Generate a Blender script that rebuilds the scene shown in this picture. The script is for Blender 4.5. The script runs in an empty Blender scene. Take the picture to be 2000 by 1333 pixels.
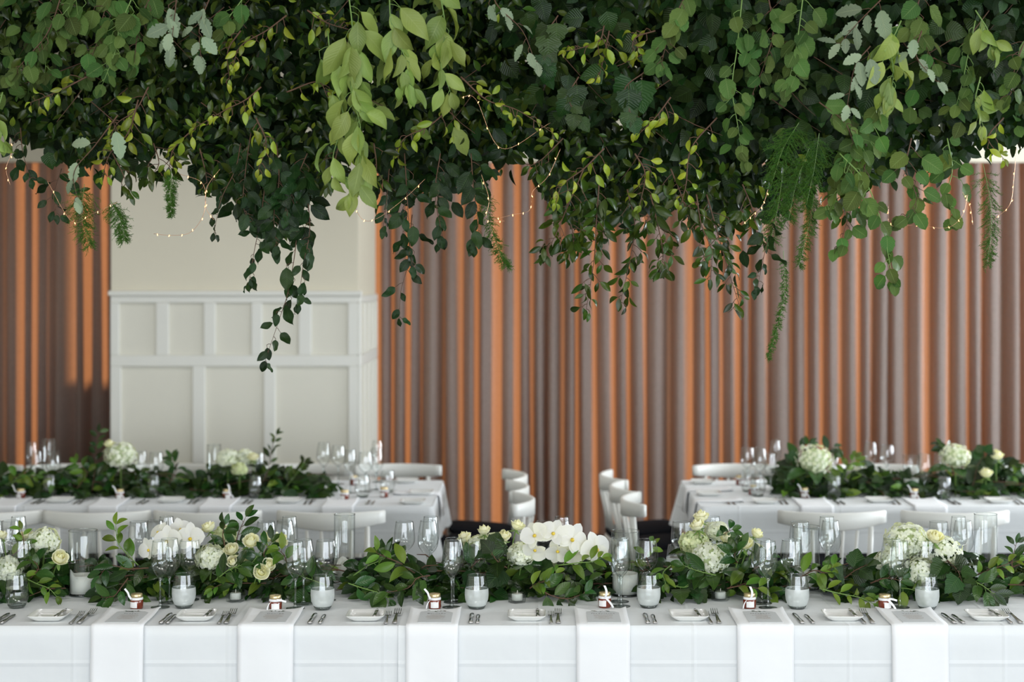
import bpy, math, random
import numpy as np
from mathutils import Vector, Matrix

random.seed(7)
R = random.Random(11)
SC = bpy.context.scene
COL = SC.collection
PI = math.pi

# ------------------------------------------------------------------ camera
F = 3200.0                      # focal length in pixels of the 2000 px wide frame
PX, PY, H = 1030.0, 543.0, 1.95  # vanishing point of the depth axis, eye height
cam_d = bpy.data.cameras.new('camera')
cam_d.sensor_width = 36.0
cam_d.lens = F * 36.0 / 2000.0
cam_d.shift_x = -(PX - 1000.0) / 2000.0
cam_d.shift_y = (PY - 666.5) / 2000.0
cam_d.clip_start = 0.05
cam_d.dof.use_dof = True
cam_d.dof.focus_distance = 5.95
cam_d.dof.aperture_fstop = 1.9
cam = bpy.data.objects.new('camera', cam_d)
cam.location = (0, 0, H)
cam.rotation_euler = (PI / 2, 0, 0)
COL.objects.link(cam)
SC.camera = cam

# ------------------------------------------------------------------ world, sun, window daylight, exposure
w = bpy.data.worlds.new('sky')
SC.world = w
w.use_nodes = True
nt = w.node_tree
bg = nt.nodes['Background']
bg.inputs['Color'].default_value = (0.62, 0.75, 1.0, 1)
bg.inputs['Strength'].default_value = 0.55

sun_d = bpy.data.lights.new('low_sun', 'SUN')
sun_d.energy = 6.0
sun_d.color = (1.0, 0.80, 0.58)
sun_d.angle = 0.16
sun = bpy.data.objects.new('low_sun', sun_d)
sun.rotation_euler = Vector((0.66, -0.70, -0.30)).to_track_quat('-Z', 'Y').to_euler()
COL.objects.link(sun)

def window_light(name, loc, direction, sx, sy, power, color=(0.86, 0.93, 1.0)):
    d = bpy.data.lights.new(name, 'AREA')
    d.shape = 'RECTANGLE'
    d.size, d.size_y = sx, sy
    d.energy = power
    d.color = color
    o = bpy.data.objects.new(name, d)
    o.location = loc
    o.rotation_euler = Vector(direction).to_track_quat('-Z', 'Z').to_euler()
    COL.objects.link(o)
    return o

ROOM_X0, ROOM_X1, ROOM_Y0, ROOM_Y1, ROOM_H = -6.6, 6.8, -6.0, 12.75, 3.75
FRONT_WINDOWS = [-5.2, -3.35, -1.5, 0.35, 2.2, 4.05, 5.7]
for i, x in enumerate(FRONT_WINDOWS):
    window_light('daylight_window', (x, ROOM_Y0 + 0.08, 1.85), (0, 1, 0), 1.35, 3.1, 120)
RIGHT_WINDOWS = [1.5, 4.4, 7.3, 10.0]
for y in RIGHT_WINDOWS:
    window_light('daylight_side_window', (ROOM_X1 - 0.08, y, 1.75), (-1, 0, 0), 1.6, 2.6, 320 if y > 9 else 85)
# added overhead fill lights: one row before the greenery, one over the rear tables
for x in (-2.4, 0.2, 2.8):
    window_light('fill_light_front', (x, 2.9, ROOM_H - 0.03), (0, 0.001, -1), 1.6, 0.8, 42, (1.0, 0.97, 0.92))
    window_light('fill_light_rear', (x, 9.0, ROOM_H - 0.03), (0, 0.001, -1), 1.6, 0.6, 17, (0.97, 0.97, 1.0))

vs = SC.view_settings
vs.view_transform = 'Standard'
vs.look = 'None'
vs.gamma = 1.0
vs.exposure = 0.0
vs.use_curve_mapping = False
SC.cycles.transparent_max_bounces = 40
SC.cycles.max_bounces = 10
SC.cycles.use_denoising = True
SC.cycles.caustics_reflective = False
SC.cycles.caustics_refractive = False
SC.cycles.sample_clamp_indirect = 6.0

# ------------------------------------------------------------------ helpers
def P(px, py, Y):
    """world point at depth Y that the photograph shows at pixel px, py"""
    return Vector(((px - PX) * Y / F, Y, H - (py - PY) * Y / F))

def T(px, py, z=0.75):
    """point on a horizontal plane"""
    Y = F * (H - z) / (py - PY)
    return Vector(((px - PX) * Y / F, Y, z))

LABELS = {}
def tag(o, label=None, cat=None, group=None, kind=None):
    if label:
        o['label'] = label
        LABELS.setdefault(label, []).append(o)
    if cat: o['category'] = cat
    if group: o['group'] = group
    if kind: o['kind'] = kind
    return o

def mesh(name, verts, faces, mat=None, smooth=True, uvs=None):
    me = bpy.data.meshes.new(name)
    me.from_pydata([tuple(v) for v in verts], [], faces)
    if uvs is not None:
        lay = me.uv_layers.new(name='UVMap')
        idx = np.empty(len(me.loops), dtype=np.int32)
        me.loops.foreach_get('vertex_index', idx)
        lay.data.foreach_set('uv', np.asarray(uvs, dtype=np.float32)[idx].ravel())
    if mat: me.materials.append(mat)
    if smooth:
        me.polygons.foreach_set('use_smooth', [True] * len(me.polygons))
    me.update()
    return me

def obj(name, me, parent=None, M=None):
    o = bpy.data.objects.new(name, me)
    COL.objects.link(o)
    if parent is not None: o.parent = parent
    if M is not None: o.matrix_basis = M
    return o

def empty(name, loc, rz=0.0):
    o = bpy.data.objects.new(name, None)
    o.empty_display_size = 0.05
    o.location = loc
    o.rotation_euler = (0, 0, rz)
    COL.objects.link(o)
    return o

def thing(name, loc, label, cat, group=None, rz=0.0):
    return tag(empty(name, loc, rz), label, cat, group)

class MB:
    """collects shapes into one mesh"""
    def __init__(s): s.v = []; s.f = []
    def add(s, v, f):
        n = len(s.v); s.v += [Vector(a) for a in v]; s.f += [tuple(i + n for i in q) for q in f]; return s
    def box(s, x0, x1, y0, y1, z0, z1):
        v = [(x, y, z) for z in (z0, z1) for y in (y0, y1) for x in (x0, x1)]
        return s.add(v, [(0, 2, 3, 1), (4, 5, 7, 6), (0, 1, 5, 4), (2, 6, 7, 3), (0, 4, 6, 2), (1, 3, 7, 5)])
    def lathe(s, prof, n=24, c=(0, 0, 0), close=False):
        v, f = [], []
        m = len(prof)
        for r, z in prof:
            for k in range(n):
                a = 2 * PI * k / n
                v.append((c[0] + r * math.cos(a), c[1] + r * math.sin(a), c[2] + z))
        for j in range(m - 1 if not close else m):
            j2 = (j + 1) % m
            for k in range(n):
                k2 = (k + 1) % n
                f.append((j * n + k, j * n + k2, j2 * n + k2, j2 * n + k))
        return s.add(v, f)
    def tube(s, pts, rad, n=6, caps=True):
        pts = [Vector(p) for p in pts]
        if not isinstance(rad, (list, tuple)): rad = [rad] * len(pts)
        v, f = [], []
        up = Vector((0, 0, 1))
        for i, p in enumerate(pts):
            t = (pts[min(i + 1, len(pts) - 1)] - pts[max(i - 1, 0)]).normalized()
            a = t.cross(up)
            if a.length < 1e-3: a = t.cross(Vector((0, 1, 0)))
            a.normalize(); b = a.cross(t).normalized()
            for k in range(n):
                an = 2 * PI * k / n
                v.append(p + (a * math.cos(an) + b * math.sin(an)) * rad[i])
        for i in range(len(pts) - 1):
            for k in range(n):
                k2 = (k + 1) % n
                f.append((i * n + k, i * n + k2, (i + 1) * n + k2, (i + 1) * n + k))
        if caps:
            f.append(tuple(range(n - 1, -1, -1)))
            f.append(tuple((len(pts) - 1) * n + k for k in range(n)))
        return s.add(v, f)
    def mesh(s, name, mat, smooth=False): return mesh(name, s.v, s.f, mat, smooth)
    def build(s, name, mat, parent=None, M=None, smooth=False): return obj(name, s.mesh(name, mat, smooth), parent, M)

def spline(pts, n):
    """Catmull-Rom through pts, n samples"""
    p = [Vector(a) for a in pts]
    p = [p[0] * 2 - p[1]] + p + [p[-1] * 2 - p[-2]]
    out = []
    m = len(p) - 3
    for i in range(n):
        u = i / (n - 1) * m
        k = min(int(u), m - 1); t = u - k
        a, b, c, d = p[k:k + 4]
        out.append(0.5 * ((2 * b) + (c - a) * t + (2 * a - 5 * b + 4 * c - d) * t * t + (3 * b - a - 3 * c + d) * t ** 3))
    return out

def bevel(o, wd, seg=2):
    m = o.modifiers.new('bevel', 'BEVEL'); m.width = wd; m.segments = seg; m.limit_method = 'ANGLE'
    return o

# ------------------------------------------------------------------ materials
def newmat(name):
    m = bpy.data.materials.new(name); m.use_nodes = True
    return m, m.node_tree, m.node_tree.nodes, m.node_tree.links

def pmat(name, col, rough=0.5, spec=0.5, metal=0.0, noise=None, bump=None, coat=0.0, sheen=0.0, sss=0.0):
    m, t, N, L = newmat(name)
    b = N['Principled BSDF']
    b.inputs['Base Color'].default_value = (*col, 1)
    b.inputs['Roughness'].default_value = rough
    b.inputs['Specular IOR Level'].default_value = spec
    b.inputs['Metallic'].default_value = metal
    b.inputs['Coat Weight'].default_value = coat
    b.inputs['Sheen Weight'].default_value = sheen
    if sss:
        b.inputs['Subsurface Weight'].default_value = sss
        b.inputs['Subsurface Radius'].default_value = (0.012, 0.009, 0.006)
    tc = N.new('ShaderNodeTexCoord')
    if noise:
        sc_, amt = noise
        n = N.new('ShaderNodeTexNoise'); n.inputs['Scale'].default_value = sc_; n.inputs['Detail'].default_value = 4
        L.new(tc.outputs['Object'], n.inputs['Vector'])
        r = N.new('ShaderNodeValToRGB')
        r.color_ramp.elements[0].color = (*[c * (1 - amt) for c in col], 1)
        r.color_ramp.elements[1].color = (*[min(1, c * (1 + amt)) for c in col], 1)
        L.new(n.outputs['Fac'], r.inputs['Fac']); L.new(r.outputs['Color'], b.inputs['Base Color'])
    if bump:
        sc_, st = bump
        n = N.new('ShaderNodeTexNoise'); n.inputs['Scale'].default_value = sc_; n.inputs['Detail'].default_value = 5
        L.new(tc.outputs['Object'], n.inputs['Vector'])
        bp = N.new('ShaderNodeBump'); bp.inputs['Strength'].default_value = st; bp.inputs['Distance'].default_value = 0.004
        L.new(n.outputs['Fac'], bp.inputs['Height']); L.new(bp.outputs['Normal'], b.inputs['Normal'])
    return m

def math_node(N, L, op, a, b=None, clamp=False):
    n = N.new('ShaderNodeMath'); n.operation = op; n.use_clamp = clamp
    for i, v in enumerate((a, b)):
        if v is None: continue
        if isinstance(v, (int, float)): n.inputs[i].default_value = v
        else: L.new(v, n.inputs[i])
    return n.outputs[0]

def leafmat(name, col, var=0.45, vein=(0.25, 0.4, 0.1), veinamt=0.35, ribs=0, rough=0.4, trans=0.22, spec=0.5, hue=0.04, under=None, ribst=0.3):
    m, t, N, L = newmat(name)
    b = N['Principled BSDF']
    uv = N.new('ShaderNodeUVMap'); sep = N.new('ShaderNodeSeparateXYZ'); L.new(uv.outputs['UV'], sep.inputs[0])
    au = math_node(N, L, 'ABSOLUTE', math_node(N, L, 'SUBTRACT', sep.outputs[0], 0.5))
    mid = math_node(N, L, 'SUBTRACT', 1.0, math_node(N, L, 'DIVIDE', au, 0.035), True)
    oi = N.new('ShaderNodeObjectInfo'); ge = N.new('ShaderNodeNewGeometry')
    rnd = math_node(N, L, 'FRACT', math_node(N, L, 'ADD', oi.outputs['Random'], ge.outputs['Random Per Island']))
    hs = N.new('ShaderNodeHueSaturation')
    hs.inputs['Color'].default_value = (*col, 1)
    L.new(math_node(N, L, 'ADD', math_node(N, L, 'MULTIPLY', rnd, 2 * var), 1 - var), hs.inputs['Value'])
    r2 = math_node(N, L, 'FRACT', math_node(N, L, 'MULTIPLY', rnd, 7.31))
    L.new(math_node(N, L, 'ADD', math_node(N, L, 'MULTIPLY', r2, 2 * hue), 0.5 - hue), hs.inputs['Hue'])
    cout = hs.outputs['Color']
    if under:
        mu = N.new('ShaderNodeMixRGB'); L.new(ge.outputs['Backfacing'], mu.inputs[0])
        L.new(cout, mu.inputs[1]); mu.inputs[2].default_value = (*under, 1); cout = mu.outputs[0]
    mx = N.new('ShaderNodeMixRGB'); mx.inputs[2].default_value = (*vein, 1)
    L.new(cout, mx.inputs[1])
    h = mid
    if ribs:
        ph = math_node(N, L, 'SUBTRACT', sep.outputs[1], math_node(N, L, 'MULTIPLY', au, 0.55))
        sn = math_node(N, L, 'SINE', math_node(N, L, 'MULTIPLY', ph, ribs * 2 * PI))
        ln = math_node(N, L, 'MULTIPLY', math_node(N, L, 'SUBTRACT', sn, 0.80, True), 3.0, True)
        tot = math_node(N, L, 'MAXIMUM', mid, math_node(N, L, 'MULTIPLY', ln, 0.25 + 0.5 * ribst))
        L.new(math_node(N, L, 'MULTIPLY', tot, veinamt), mx.inputs[0])
        h = math_node(N, L, 'ABSOLUTE', sn)
        bp = N.new('ShaderNodeBump'); bp.inputs['Strength'].default_value = ribst; bp.inputs['Distance'].default_value = 0.003
        L.new(h, bp.inputs['Height']); L.new(bp.outputs['Normal'], b.inputs['Normal'])
    else:
        L.new(math_node(N, L, 'MULTIPLY', mid, veinamt), mx.inputs[0])
    L.new(mx.outputs[0], b.inputs['Base Color'])
    b.inputs['Roughness'].default_value = rough
    b.inputs['Specular IOR Level'].default_value = spec
    tr = N.new('ShaderNodeBsdfTranslucent')
    tm = N.new('ShaderNodeMixRGB'); tm.blend_type = 'MULTIPLY'; tm.inputs[0].default_value = 1
    tm.inputs[2].default_value = (1.3, 1.25, 0.5, 1)
    L.new(mx.outputs[0], tm.inputs[1]); L.new(tm.outputs[0], tr.inputs['Color'])
    ms = N.new('ShaderNodeMixShader'); ms.inputs[0].default_value = trans
    L.new(b.outputs[0], ms.inputs[1]); L.new(tr.outputs[0], ms.inputs[2])
    L.new(ms.outputs[0], N['Material Output'].inputs['Surface'])
    return m

def glassmat(name, tint=(0.97, 0.985, 0.98), edge=(0.42, 0.46, 0.45), f0=0.11, power=3.2):
    """thin clear glass wall: lets light through, reflects by Fresnel, darker where seen edge-on"""
    m, t, N, L = newmat(name)
    N.remove(N['Principled BSDF'])
    lw = N.new('ShaderNodeLayerWeight'); lw.inputs['Blend'].default_value = 0.5
    fc = lw.outputs['Facing']
    mc = N.new('ShaderNodeMixRGB'); mc.inputs[1].default_value = (*tint, 1); mc.inputs[2].default_value = (*edge, 1)
    L.new(math_node(N, L, 'POWER', fc, power), mc.inputs[0])
    tr = N.new('ShaderNodeBsdfTransparent'); L.new(mc.outputs[0], tr.inputs['Color'])
    gl = N.new('ShaderNodeBsdfGlossy'); gl.inputs['Roughness'].default_value = 0.015
    fr = math_node(N, L, 'ADD', math_node(N, L, 'MULTIPLY', math_node(N, L, 'POWER', fc, 5.0), 0.9 - f0), f0)
    ms = N.new('ShaderNodeMixShader'); L.new(fr, ms.inputs[0])
    L.new(tr.outputs[0], ms.inputs[1]); L.new(gl.outputs[0], ms.inputs[2])
    L.new(ms.outputs[0], N['Material Output'].inputs['Surface'])
    return m

def frostmat(name):
    """glass of cold water misted over on the outside"""
    m, t, N, L = newmat(name)
    N.remove(N['Principled BSDF'])
    tr = N.new('ShaderNodeBsdfTransparent'); tr.inputs['Color'].default_value = (0.97, 0.99, 0.98, 1)
    df = N.new('ShaderNodeBsdfDiffuse'); df.inputs['Color'].default_value = (0.95, 0.98, 0.965, 1)
    tl = N.new('ShaderNodeBsdfTranslucent'); tl.inputs['Color'].default_value = (0.93, 0.96, 0.95, 1)
    gl = N.new('ShaderNodeBsdfGlossy'); gl.inputs['Roughness'].default_value = 0.18
    tc = N.new('ShaderNodeTexCoord'); nz = N.new('ShaderNodeTexNoise'); nz.inputs['Scale'].default_value = 22
    L.new(tc.outputs['Object'], nz.inputs['Vector'])
    a = N.new('ShaderNodeMixShader'); a.inputs[0].default_value = 0.25
    L.new(df.outputs[0], a.inputs[1]); L.new(tl.outputs[0], a.inputs[2])
    b = N.new('ShaderNodeMixShader'); L.new(math_node(N, L, 'ADD', math_node(N, L, 'MULTIPLY', nz.outputs['Fac'], 0.40), 0.38), b.inputs[0])
    L.new(tr.outputs[0], b.inputs[1]); L.new(a.outputs[0], b.inputs[2])
    c = N.new('ShaderNodeMixShader'); c.inputs[0].default_value = 0.06
    L.new(b.outputs[0], c.inputs[1]); L.new(gl.outputs[0], c.inputs[2])
    L.new(c.outputs[0], N['Material Output'].inputs['Surface'])
    return m

def curtainmat(name):
    m, t, N, L = newmat(name)
    N.remove(N['Principled BSDF'])
    tc = N.new('ShaderNodeTexCoord')
    mp = N.new('ShaderNodeMapping'); mp.inputs['Scale'].default_value = (260, 260, 60)
    L.new(tc.outputs['Object'], mp.inputs['Vector'])
    nz = N.new('ShaderNodeTexNoise'); nz.inputs['Scale'].default_value = 1.0; nz.inputs['Detail'].default_value = 3
    L.new(mp.outputs[0], nz.inputs['Vector'])
    def ramp(c0, c1):
        r = N.new('ShaderNodeValToRGB')
        r.color_ramp.elements[0].position = 0.3; r.color_ramp.elements[1].position = 0.7
        r.color_ramp.elements[0].color = (*c0, 1); r.color_ramp.elements[1].color = (*c1, 1)
        L.new(nz.outputs['Fac'], r.inputs['Fac']); return r.outputs[0]
    df = N.new('ShaderNodeBsdfDiffuse'); L.new(ramp((0.30, 0.265, 0.242), (0.41, 0.362, 0.33)), df.inputs['Color'])
    tl = N.new('ShaderNodeBsdfTranslucent'); L.new(ramp((0.40, 0.175, 0.07), (0.52, 0.24, 0.11)), tl.inputs['Color'])
    ms = N.new('ShaderNodeMixShader'); ms.inputs[0].default_value = 0.5
    L.new(df.outputs[0], ms.inputs[1]); L.new(tl.outputs[0], ms.inputs[2])
    L.new(ms.outputs[0], N['Material Output'].inputs['Surface'])
    return m

def clothmat(name, col, creases=False):
    m, t, N, L = newmat(name)
    b = N['Principled BSDF']
    b.inputs['Base Color'].default_value = (*col, 1); b.inputs['Roughness'].default_value = 0.85
    b.inputs['Specular IOR Level'].default_value = 0.2; b.inputs['Sheen Weight'].default_value = 0.1
    ge = N.new('ShaderNodeNewGeometry'); sep = N.new('ShaderNodeSeparateXYZ'); L.new(ge.outputs['Position'], sep.inputs[0])
    nz = N.new('ShaderNodeTexNoise'); nz.inputs['Scale'].default_value = 5.0; nz.inputs['Detail'].default_value = 3
    L.new(ge.outputs['Position'], nz.inputs['Vector'])
    h = math_node(N, L, 'MULTIPLY', nz.outputs['Fac'], 1.2)
    if creases:
        def ridge(v, period, off, wd):
            pp = math_node(N, L, 'PINGPONG', math_node(N, L, 'ADD', v, off), period / 2)
            return math_node(N, L, 'SUBTRACT', 1.0, math_node(N, L, 'DIVIDE', pp, wd), True)
        h = math_node(N, L, 'ADD', h, math_node(N, L, 'MULTIPLY', ridge(sep.outputs[0], 0.535, 0.495, 0.010), 0.25))
        h = math_node(N, L, 'ADD', h, math_node(N, L, 'MULTIPLY', ridge(sep.outputs[2], 0.60, -0.62, 0.012), 0.28))
    bp = N.new('ShaderNodeBump'); bp.inputs['Strength'].default_value = 0.55; bp.inputs['Distance'].default_value = 0.012
    L.new(h, bp.inputs['Height']); L.new(bp.outputs['Normal'], b.inputs['Normal'])
    return m

def emat(name, col, st):
    m, t, N, L = newmat(name)
    b = N['Principled BSDF']
    b.inputs['Base Color'].default_value = (*col, 1)
    b.inputs['Emission Color'].default_value = (*col, 1); b.inputs['Emission Strength'].default_value = st
    return m

M = {
    'cream': pmat('cream_paint', (0.72, 0.67, 0.53), 0.6, noise=(2, 0.03)),
    'white_paint': pmat('white_trim_paint', (0.77, 0.76, 0.69), 0.45, noise=(3, 0.02)),
    'panel': pmat('panel_paint', (0.74, 0.715, 0.61), 0.5, noise=(3, 0.03)),
    'ceiling': pmat('ceiling_paint', (0.55, 0.53, 0.48), 0.8),
    'floor': pmat('dark_carpet', (0.008, 0.009, 0.012), 0.95, 0.05, noise=(60, 0.5), bump=(300, 0.4)),
    'curtain': curtainmat('curtain_fabric'),
    'cloth': clothmat('tablecloth_linen', (0.80, 0.825, 0.835), True),
    'napkin': clothmat('napkin_linen', (0.90, 0.91, 0.92)),
    'glass': glassmat('clear_glass'),
    'glass_solid': glassmat('stem_glass', (0.92, 0.95, 0.94), (0.42, 0.46, 0.45), 0.12, 1.8),
    'frost': frostmat('misted_water'),
    'water': glassmat('water_surface', (0.9, 0.94, 0.93), (0.6, 0.66, 0.66), 0.06),
    'chair': pmat('chair_white_lacquer', (0.86, 0.86, 0.81), 0.4),
    'cushion': pmat('black_cushion_fabric', (0.006, 0.007, 0.010), 0.9, 0.1, bump=(400, 0.3)),
    'wood': pmat('table_wood', (0.2, 0.13, 0.08), 0.5, noise=(8, 0.3)),
    'china': pmat('white_china', (0.80, 0.80, 0.77), 0.18, coat=0.4),
    'steel': pmat('cutlery_steel', (0.50, 0.49, 0.48), 0.2, metal=1.0),
    'wax': pmat('candle_wax', (0.80, 0.80, 0.74), 0.55, sss=0.15),
    'wick': pmat('wick', (0.75, 0.72, 0.65), 0.9),
    'tin': pmat('tealight_tin', (0.7, 0.7, 0.7), 0.35, metal=1.0),
    'jam': pmat('jam', (0.17, 0.025, 0.008), 0.12, coat=0.8),
    'lid': pmat('gold_lid', (0.75, 0.60, 0.33), 0.3, metal=0.85),
    'paper': pmat('white_paper', (0.83, 0.82, 0.81), 0.8),
    'menu': pmat('menu_card', (0.62, 0.64, 0.65), 0.7),
    'ink': pmat('ink', (0.03, 0.03, 0.035), 0.8),
    'print_green': pmat('printed_leaf', (0.08, 0.12, 0.06), 0.8),
    'print_brown': pmat('printed_twig', (0.20, 0.12, 0.06), 0.8),
    'ribbon': pmat('white_ribbon', (0.86, 0.86, 0.87), 0.5),
    'hyd_core': pmat('hydrangea_core', (0.50, 0.58, 0.33), 0.9),  # darker than the petals, puts shade into the gaps between florets
    'rose': leafmat('rose_petal', (0.90, 0.89, 0.70), 0.10, (0.7, 0.8, 0.4), 0.0, 0, 0.6, 0.25, 0.2, 0.012),
    'rose_in': leafmat('rose_inner_petal', (0.88, 0.86, 0.58), 0.08, (0.7, 0.8, 0.4), 0.0, 0, 0.6, 0.25, 0.2, 0.012),
    'hyd': leafmat('hydrangea_petal', (0.85, 0.88, 0.80), 0.12, (0.7, 0.8, 0.6), 0.0, 0, 0.7, 0.25, 0.2, 0.012),
    'hyd_green': leafmat('hydrangea_green_petal', (0.74, 0.80, 0.52), 0.14, (0.6, 0.75, 0.4), 0.0, 0, 0.7, 0.25, 0.2, 0.02),
    'orchid': leafmat('orchid_petal', (0.82, 0.82, 0.83), 0.06, (0.74, 0.77, 0.72), 0.4, 0, 0.5, 0.25, 0.3, 0.005),
    'orchid_lip': pmat('orchid_lip', (0.80, 0.58, 0.06), 0.5),
    'greenstem': pmat('green_stem', (0.16, 0.27, 0.06), 0.5),
    'twig': pmat('brown_twig', (0.11, 0.055, 0.03), 0.7, noise=(40, 0.35)),
    'wire': pmat('copper_wire', (0.75, 0.42, 0.25), 0.3, metal=1.0),
    'bulb': emat('warm_bulb', (1.0, 0.50, 0.18), 5.0),
    # foliage
    'alder': leafmat('ribbed_leaf', (0.105, 0.190, 0.045), 0.45, (0.26, 0.36, 0.13), 0.75, 9, 0.5, 0.2, 0.25, 0.04, None, 0.7),
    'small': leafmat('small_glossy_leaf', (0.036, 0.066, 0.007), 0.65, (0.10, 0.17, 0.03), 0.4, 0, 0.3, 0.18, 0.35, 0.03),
    'young': leafmat('young_yellow_leaf', (0.27, 0.34, 0.03), 0.45, (0.30, 0.36, 0.06), 0.4, 0, 0.35, 0.3, 0.45, 0.02),
    'lime': leafmat('large_lime_leaf', (0.27, 0.37, 0.085), 0.28, (0.42, 0.50, 0.17), 0.5, 6, 0.45, 0.3, 0.4, 0.02, None, 0.16),
    'oak': leafmat('grey_oak_leaf', (0.27, 0.35, 0.225), 0.28, (0.42, 0.48, 0.28), 0.6, 7, 0.7, 0.15, 0.3, 0.015),
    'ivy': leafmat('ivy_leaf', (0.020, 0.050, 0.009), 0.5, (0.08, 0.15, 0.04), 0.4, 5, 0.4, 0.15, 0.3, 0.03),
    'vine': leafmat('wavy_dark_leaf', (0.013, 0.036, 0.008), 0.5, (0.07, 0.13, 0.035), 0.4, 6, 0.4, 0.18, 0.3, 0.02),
    'glossy': leafmat('glossy_table_leaf', (0.028, 0.072, 0.014), 0.55, (0.09, 0.17, 0.04), 0.6, 4, 0.26, 0.18, 0.4, 0.03, None, 0.10),
    'bright': leafmat('bright_table_leaf', (0.11, 0.20, 0.025), 0.4, (0.22, 0.32, 0.07), 0.45, 0, 0.35, 0.25, 0.3, 0.03),
    'fern': leafmat('asparagus_fern', (0.07, 0.18, 0.02), 0.4, (0.1, 0.2, 0.05), 0.0, 0, 0.6, 0.2, 0.3, 0.02),
}
# ------------------------------------------------------------------ room shell
def struct(name, mb, mat, label=None):
    o = mb.build(name, mat)
    tag(o, label, None, None, 'structure')
    return o

X0, X1, Y0, Y1 = ROOM_X0, ROOM_X1, ROOM_Y0, ROOM_Y1
struct('floor', MB().box(X0 - .3, X1 + .3, Y0 - .3, Y1 + .4, -0.1, 0.0), M['floor'], 'black carpeted floor of the function room')
struct('ceiling', MB().box(X0 - .3, X1 + .3, Y0 - .3, Y1 + .4, ROOM_H, ROOM_H + 0.15), M['ceiling'], 'pale ceiling above the hanging greenery')
struct('wall_left', MB().box(X0 - .3, X0, Y0 - .3, Y1 + .4, 0, ROOM_H), M['cream'], 'plain cream wall at the left of the room')

def wall_with_openings(a0, a1, openings, z0, z1, t0, t1, axis):
    """wall along axis 'x' or 'y', openings = (a_lo, a_hi, sill, head)"""
    mb = MB()
    def bx(lo, hi, zl, zh):
        if hi - lo < 1e-4 or zh - zl < 1e-4: return
        if axis == 'x': mb.box(lo, hi, t0, t1, zl, zh)
        else: mb.box(t0, t1, lo, hi, zl, zh)
    cur = a0
    for lo, hi, s, h in sorted(openings):
        bx(cur, lo, z0, z1); bx(lo, hi, z0, s); bx(lo, hi, h, z1); cur = hi
    bx(cur, a1, z0, z1)
    return mb

fw = [(x - .7, x + .7, .25, 3.45) for x in FRONT_WINDOWS]
struct('wall_front', wall_with_openings(X0, X1, fw, 0, ROOM_H, Y0 - .3, Y0, 'x'), M['cream'], 'cream window wall behind the viewer')
rw = [(y - .8, y + .8, .45, 3.05) for y in RIGHT_WINDOWS]
struct('wall_right', wall_with_openings(Y0, Y1, rw, 0, ROOM_H, X1, X1 + .3, 'y'), M['cream'], 'cream window wall at the right of the room')
def bays(x0, x1, sill, head, bay, post):
    """window bays parted by added posts"""
    k = max(1, round((x1 - x0) / bay)); w_ = (x1 - x0) / k
    return [(x0 + q * w_ + post / 2, x0 + (q + 1) * w_ - post / 2, sill, head) for q in range(k)]
bw = bays(-6.3, -4.02, .12, 3.4, .45, .09) + bays(-4.02, -2.95, 1.34, 3.4, .45, .08) + bays(-2.0, 6.5, .02, 3.4, .85, .09)  # unseen posts added to dim and vary the glow through the curtains
struct('wall_back', wall_with_openings(X0, X1, bw, 0, ROOM_H, Y1, Y1 + .14, 'x'), M['cream'], 'cream back wall hidden behind the curtains')
n = 1
for lo, hi, s, h in fw:
    mb = MB(); f = .05
    for a, b in ((lo, lo + f), (hi - f, hi)): mb.box(a, b, Y0 - .2, Y0 - .1, s, h)
    for a, b in ((s, s + f), (h - f, h), (2.2, 2.2 + f)): mb.box(lo + f, hi - f, Y0 - .2, Y0 - .1, a, b)
    struct('window_%d' % n, mb, M['white_paint']); n += 1
for lo, hi, s, h in rw:
    mb = MB(); f = .05
    for a, b in ((lo, lo + f), (hi - f, hi)): mb.box(X1 + .1, X1 + .2, a, b, s, h)
    for a, b in ((s, s + f), (h - f, h)): mb.box(X1 + .1, X1 + .2, lo + f, hi - f, a, b)
    struct('window_%d' % n, mb, M['white_paint']); n += 1
# pelmet above the curtains
struct('trim_1', MB().box(X0, X1, 12.02, 12.10, 2.80, ROOM_H), M['cream'], 'cream boxed pelmet above the curtains')

# ------------------------------------------------------------------ panelled column
CF = 10.9                                   # its front face
def cx(px, Y=CF): return (px - PX) * Y / F
def cz(py, Y=CF): return H - (py - PY) * Y / F
cl, cr = cx(217), cx(699)
col = struct('wall_column', MB().box(cl, cr, CF, 12.16, 0, ROOM_H), M['cream'], 'cream column with white panelled lower half between the curtains')
tf = 0.022                                  # boards stand proud of the wall
zt0, zt1 = cz(572), cz(592)                 # top rail
zm0, zm1 = cz(694), cz(716)                 # middle rail
zb = cz(905)                                # bottom rail top
def piece(name, x0, x1, y0, y1, z0, z1, mat='white_paint'):
    o = MB().box(x0, x1, y0, y1, z0, z1).build(name, M[mat], col)
    bevel(o, 0.004, 1); return o
piece('cap_rail', cl - .012, cr + .03, CF - tf - .016, CF, zt0 - .02, zt0 + .012)
piece('rail', cl, cr, CF - tf, CF, zt1, zt0 - .02)
piece('rail', cl, cr, CF - tf, CF, zm1, zm0)
piece('rail', cl, cr, CF - tf, CF, 0.0, zb)
up = [(217, 234), (306, 331), (399, 422), (492, 513), (584, 609), (680, 699)]
for a, b in up: piece('stile', cx(a), cx(b), CF - tf, CF, zm0, zt1)
lowr = [(217, 238), (377, 402), (516, 539), (681, 699)]
for a, b in lowr: piece('stile', cx(a), cx(b), CF - tf, CF, zb, zm1)
for (a, b), (c, d) in zip(up[:-1], up[1:]):
    piece('panel', cx(b), cx(c), CF - .004, CF, zm0, zt1, 'panel')
for (a, b), (c, d) in zip(lowr[:-1], lowr[1:]):
    piece('panel', cx(b), cx(c), CF - .004, CF, zb, zm1, 'panel')
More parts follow.
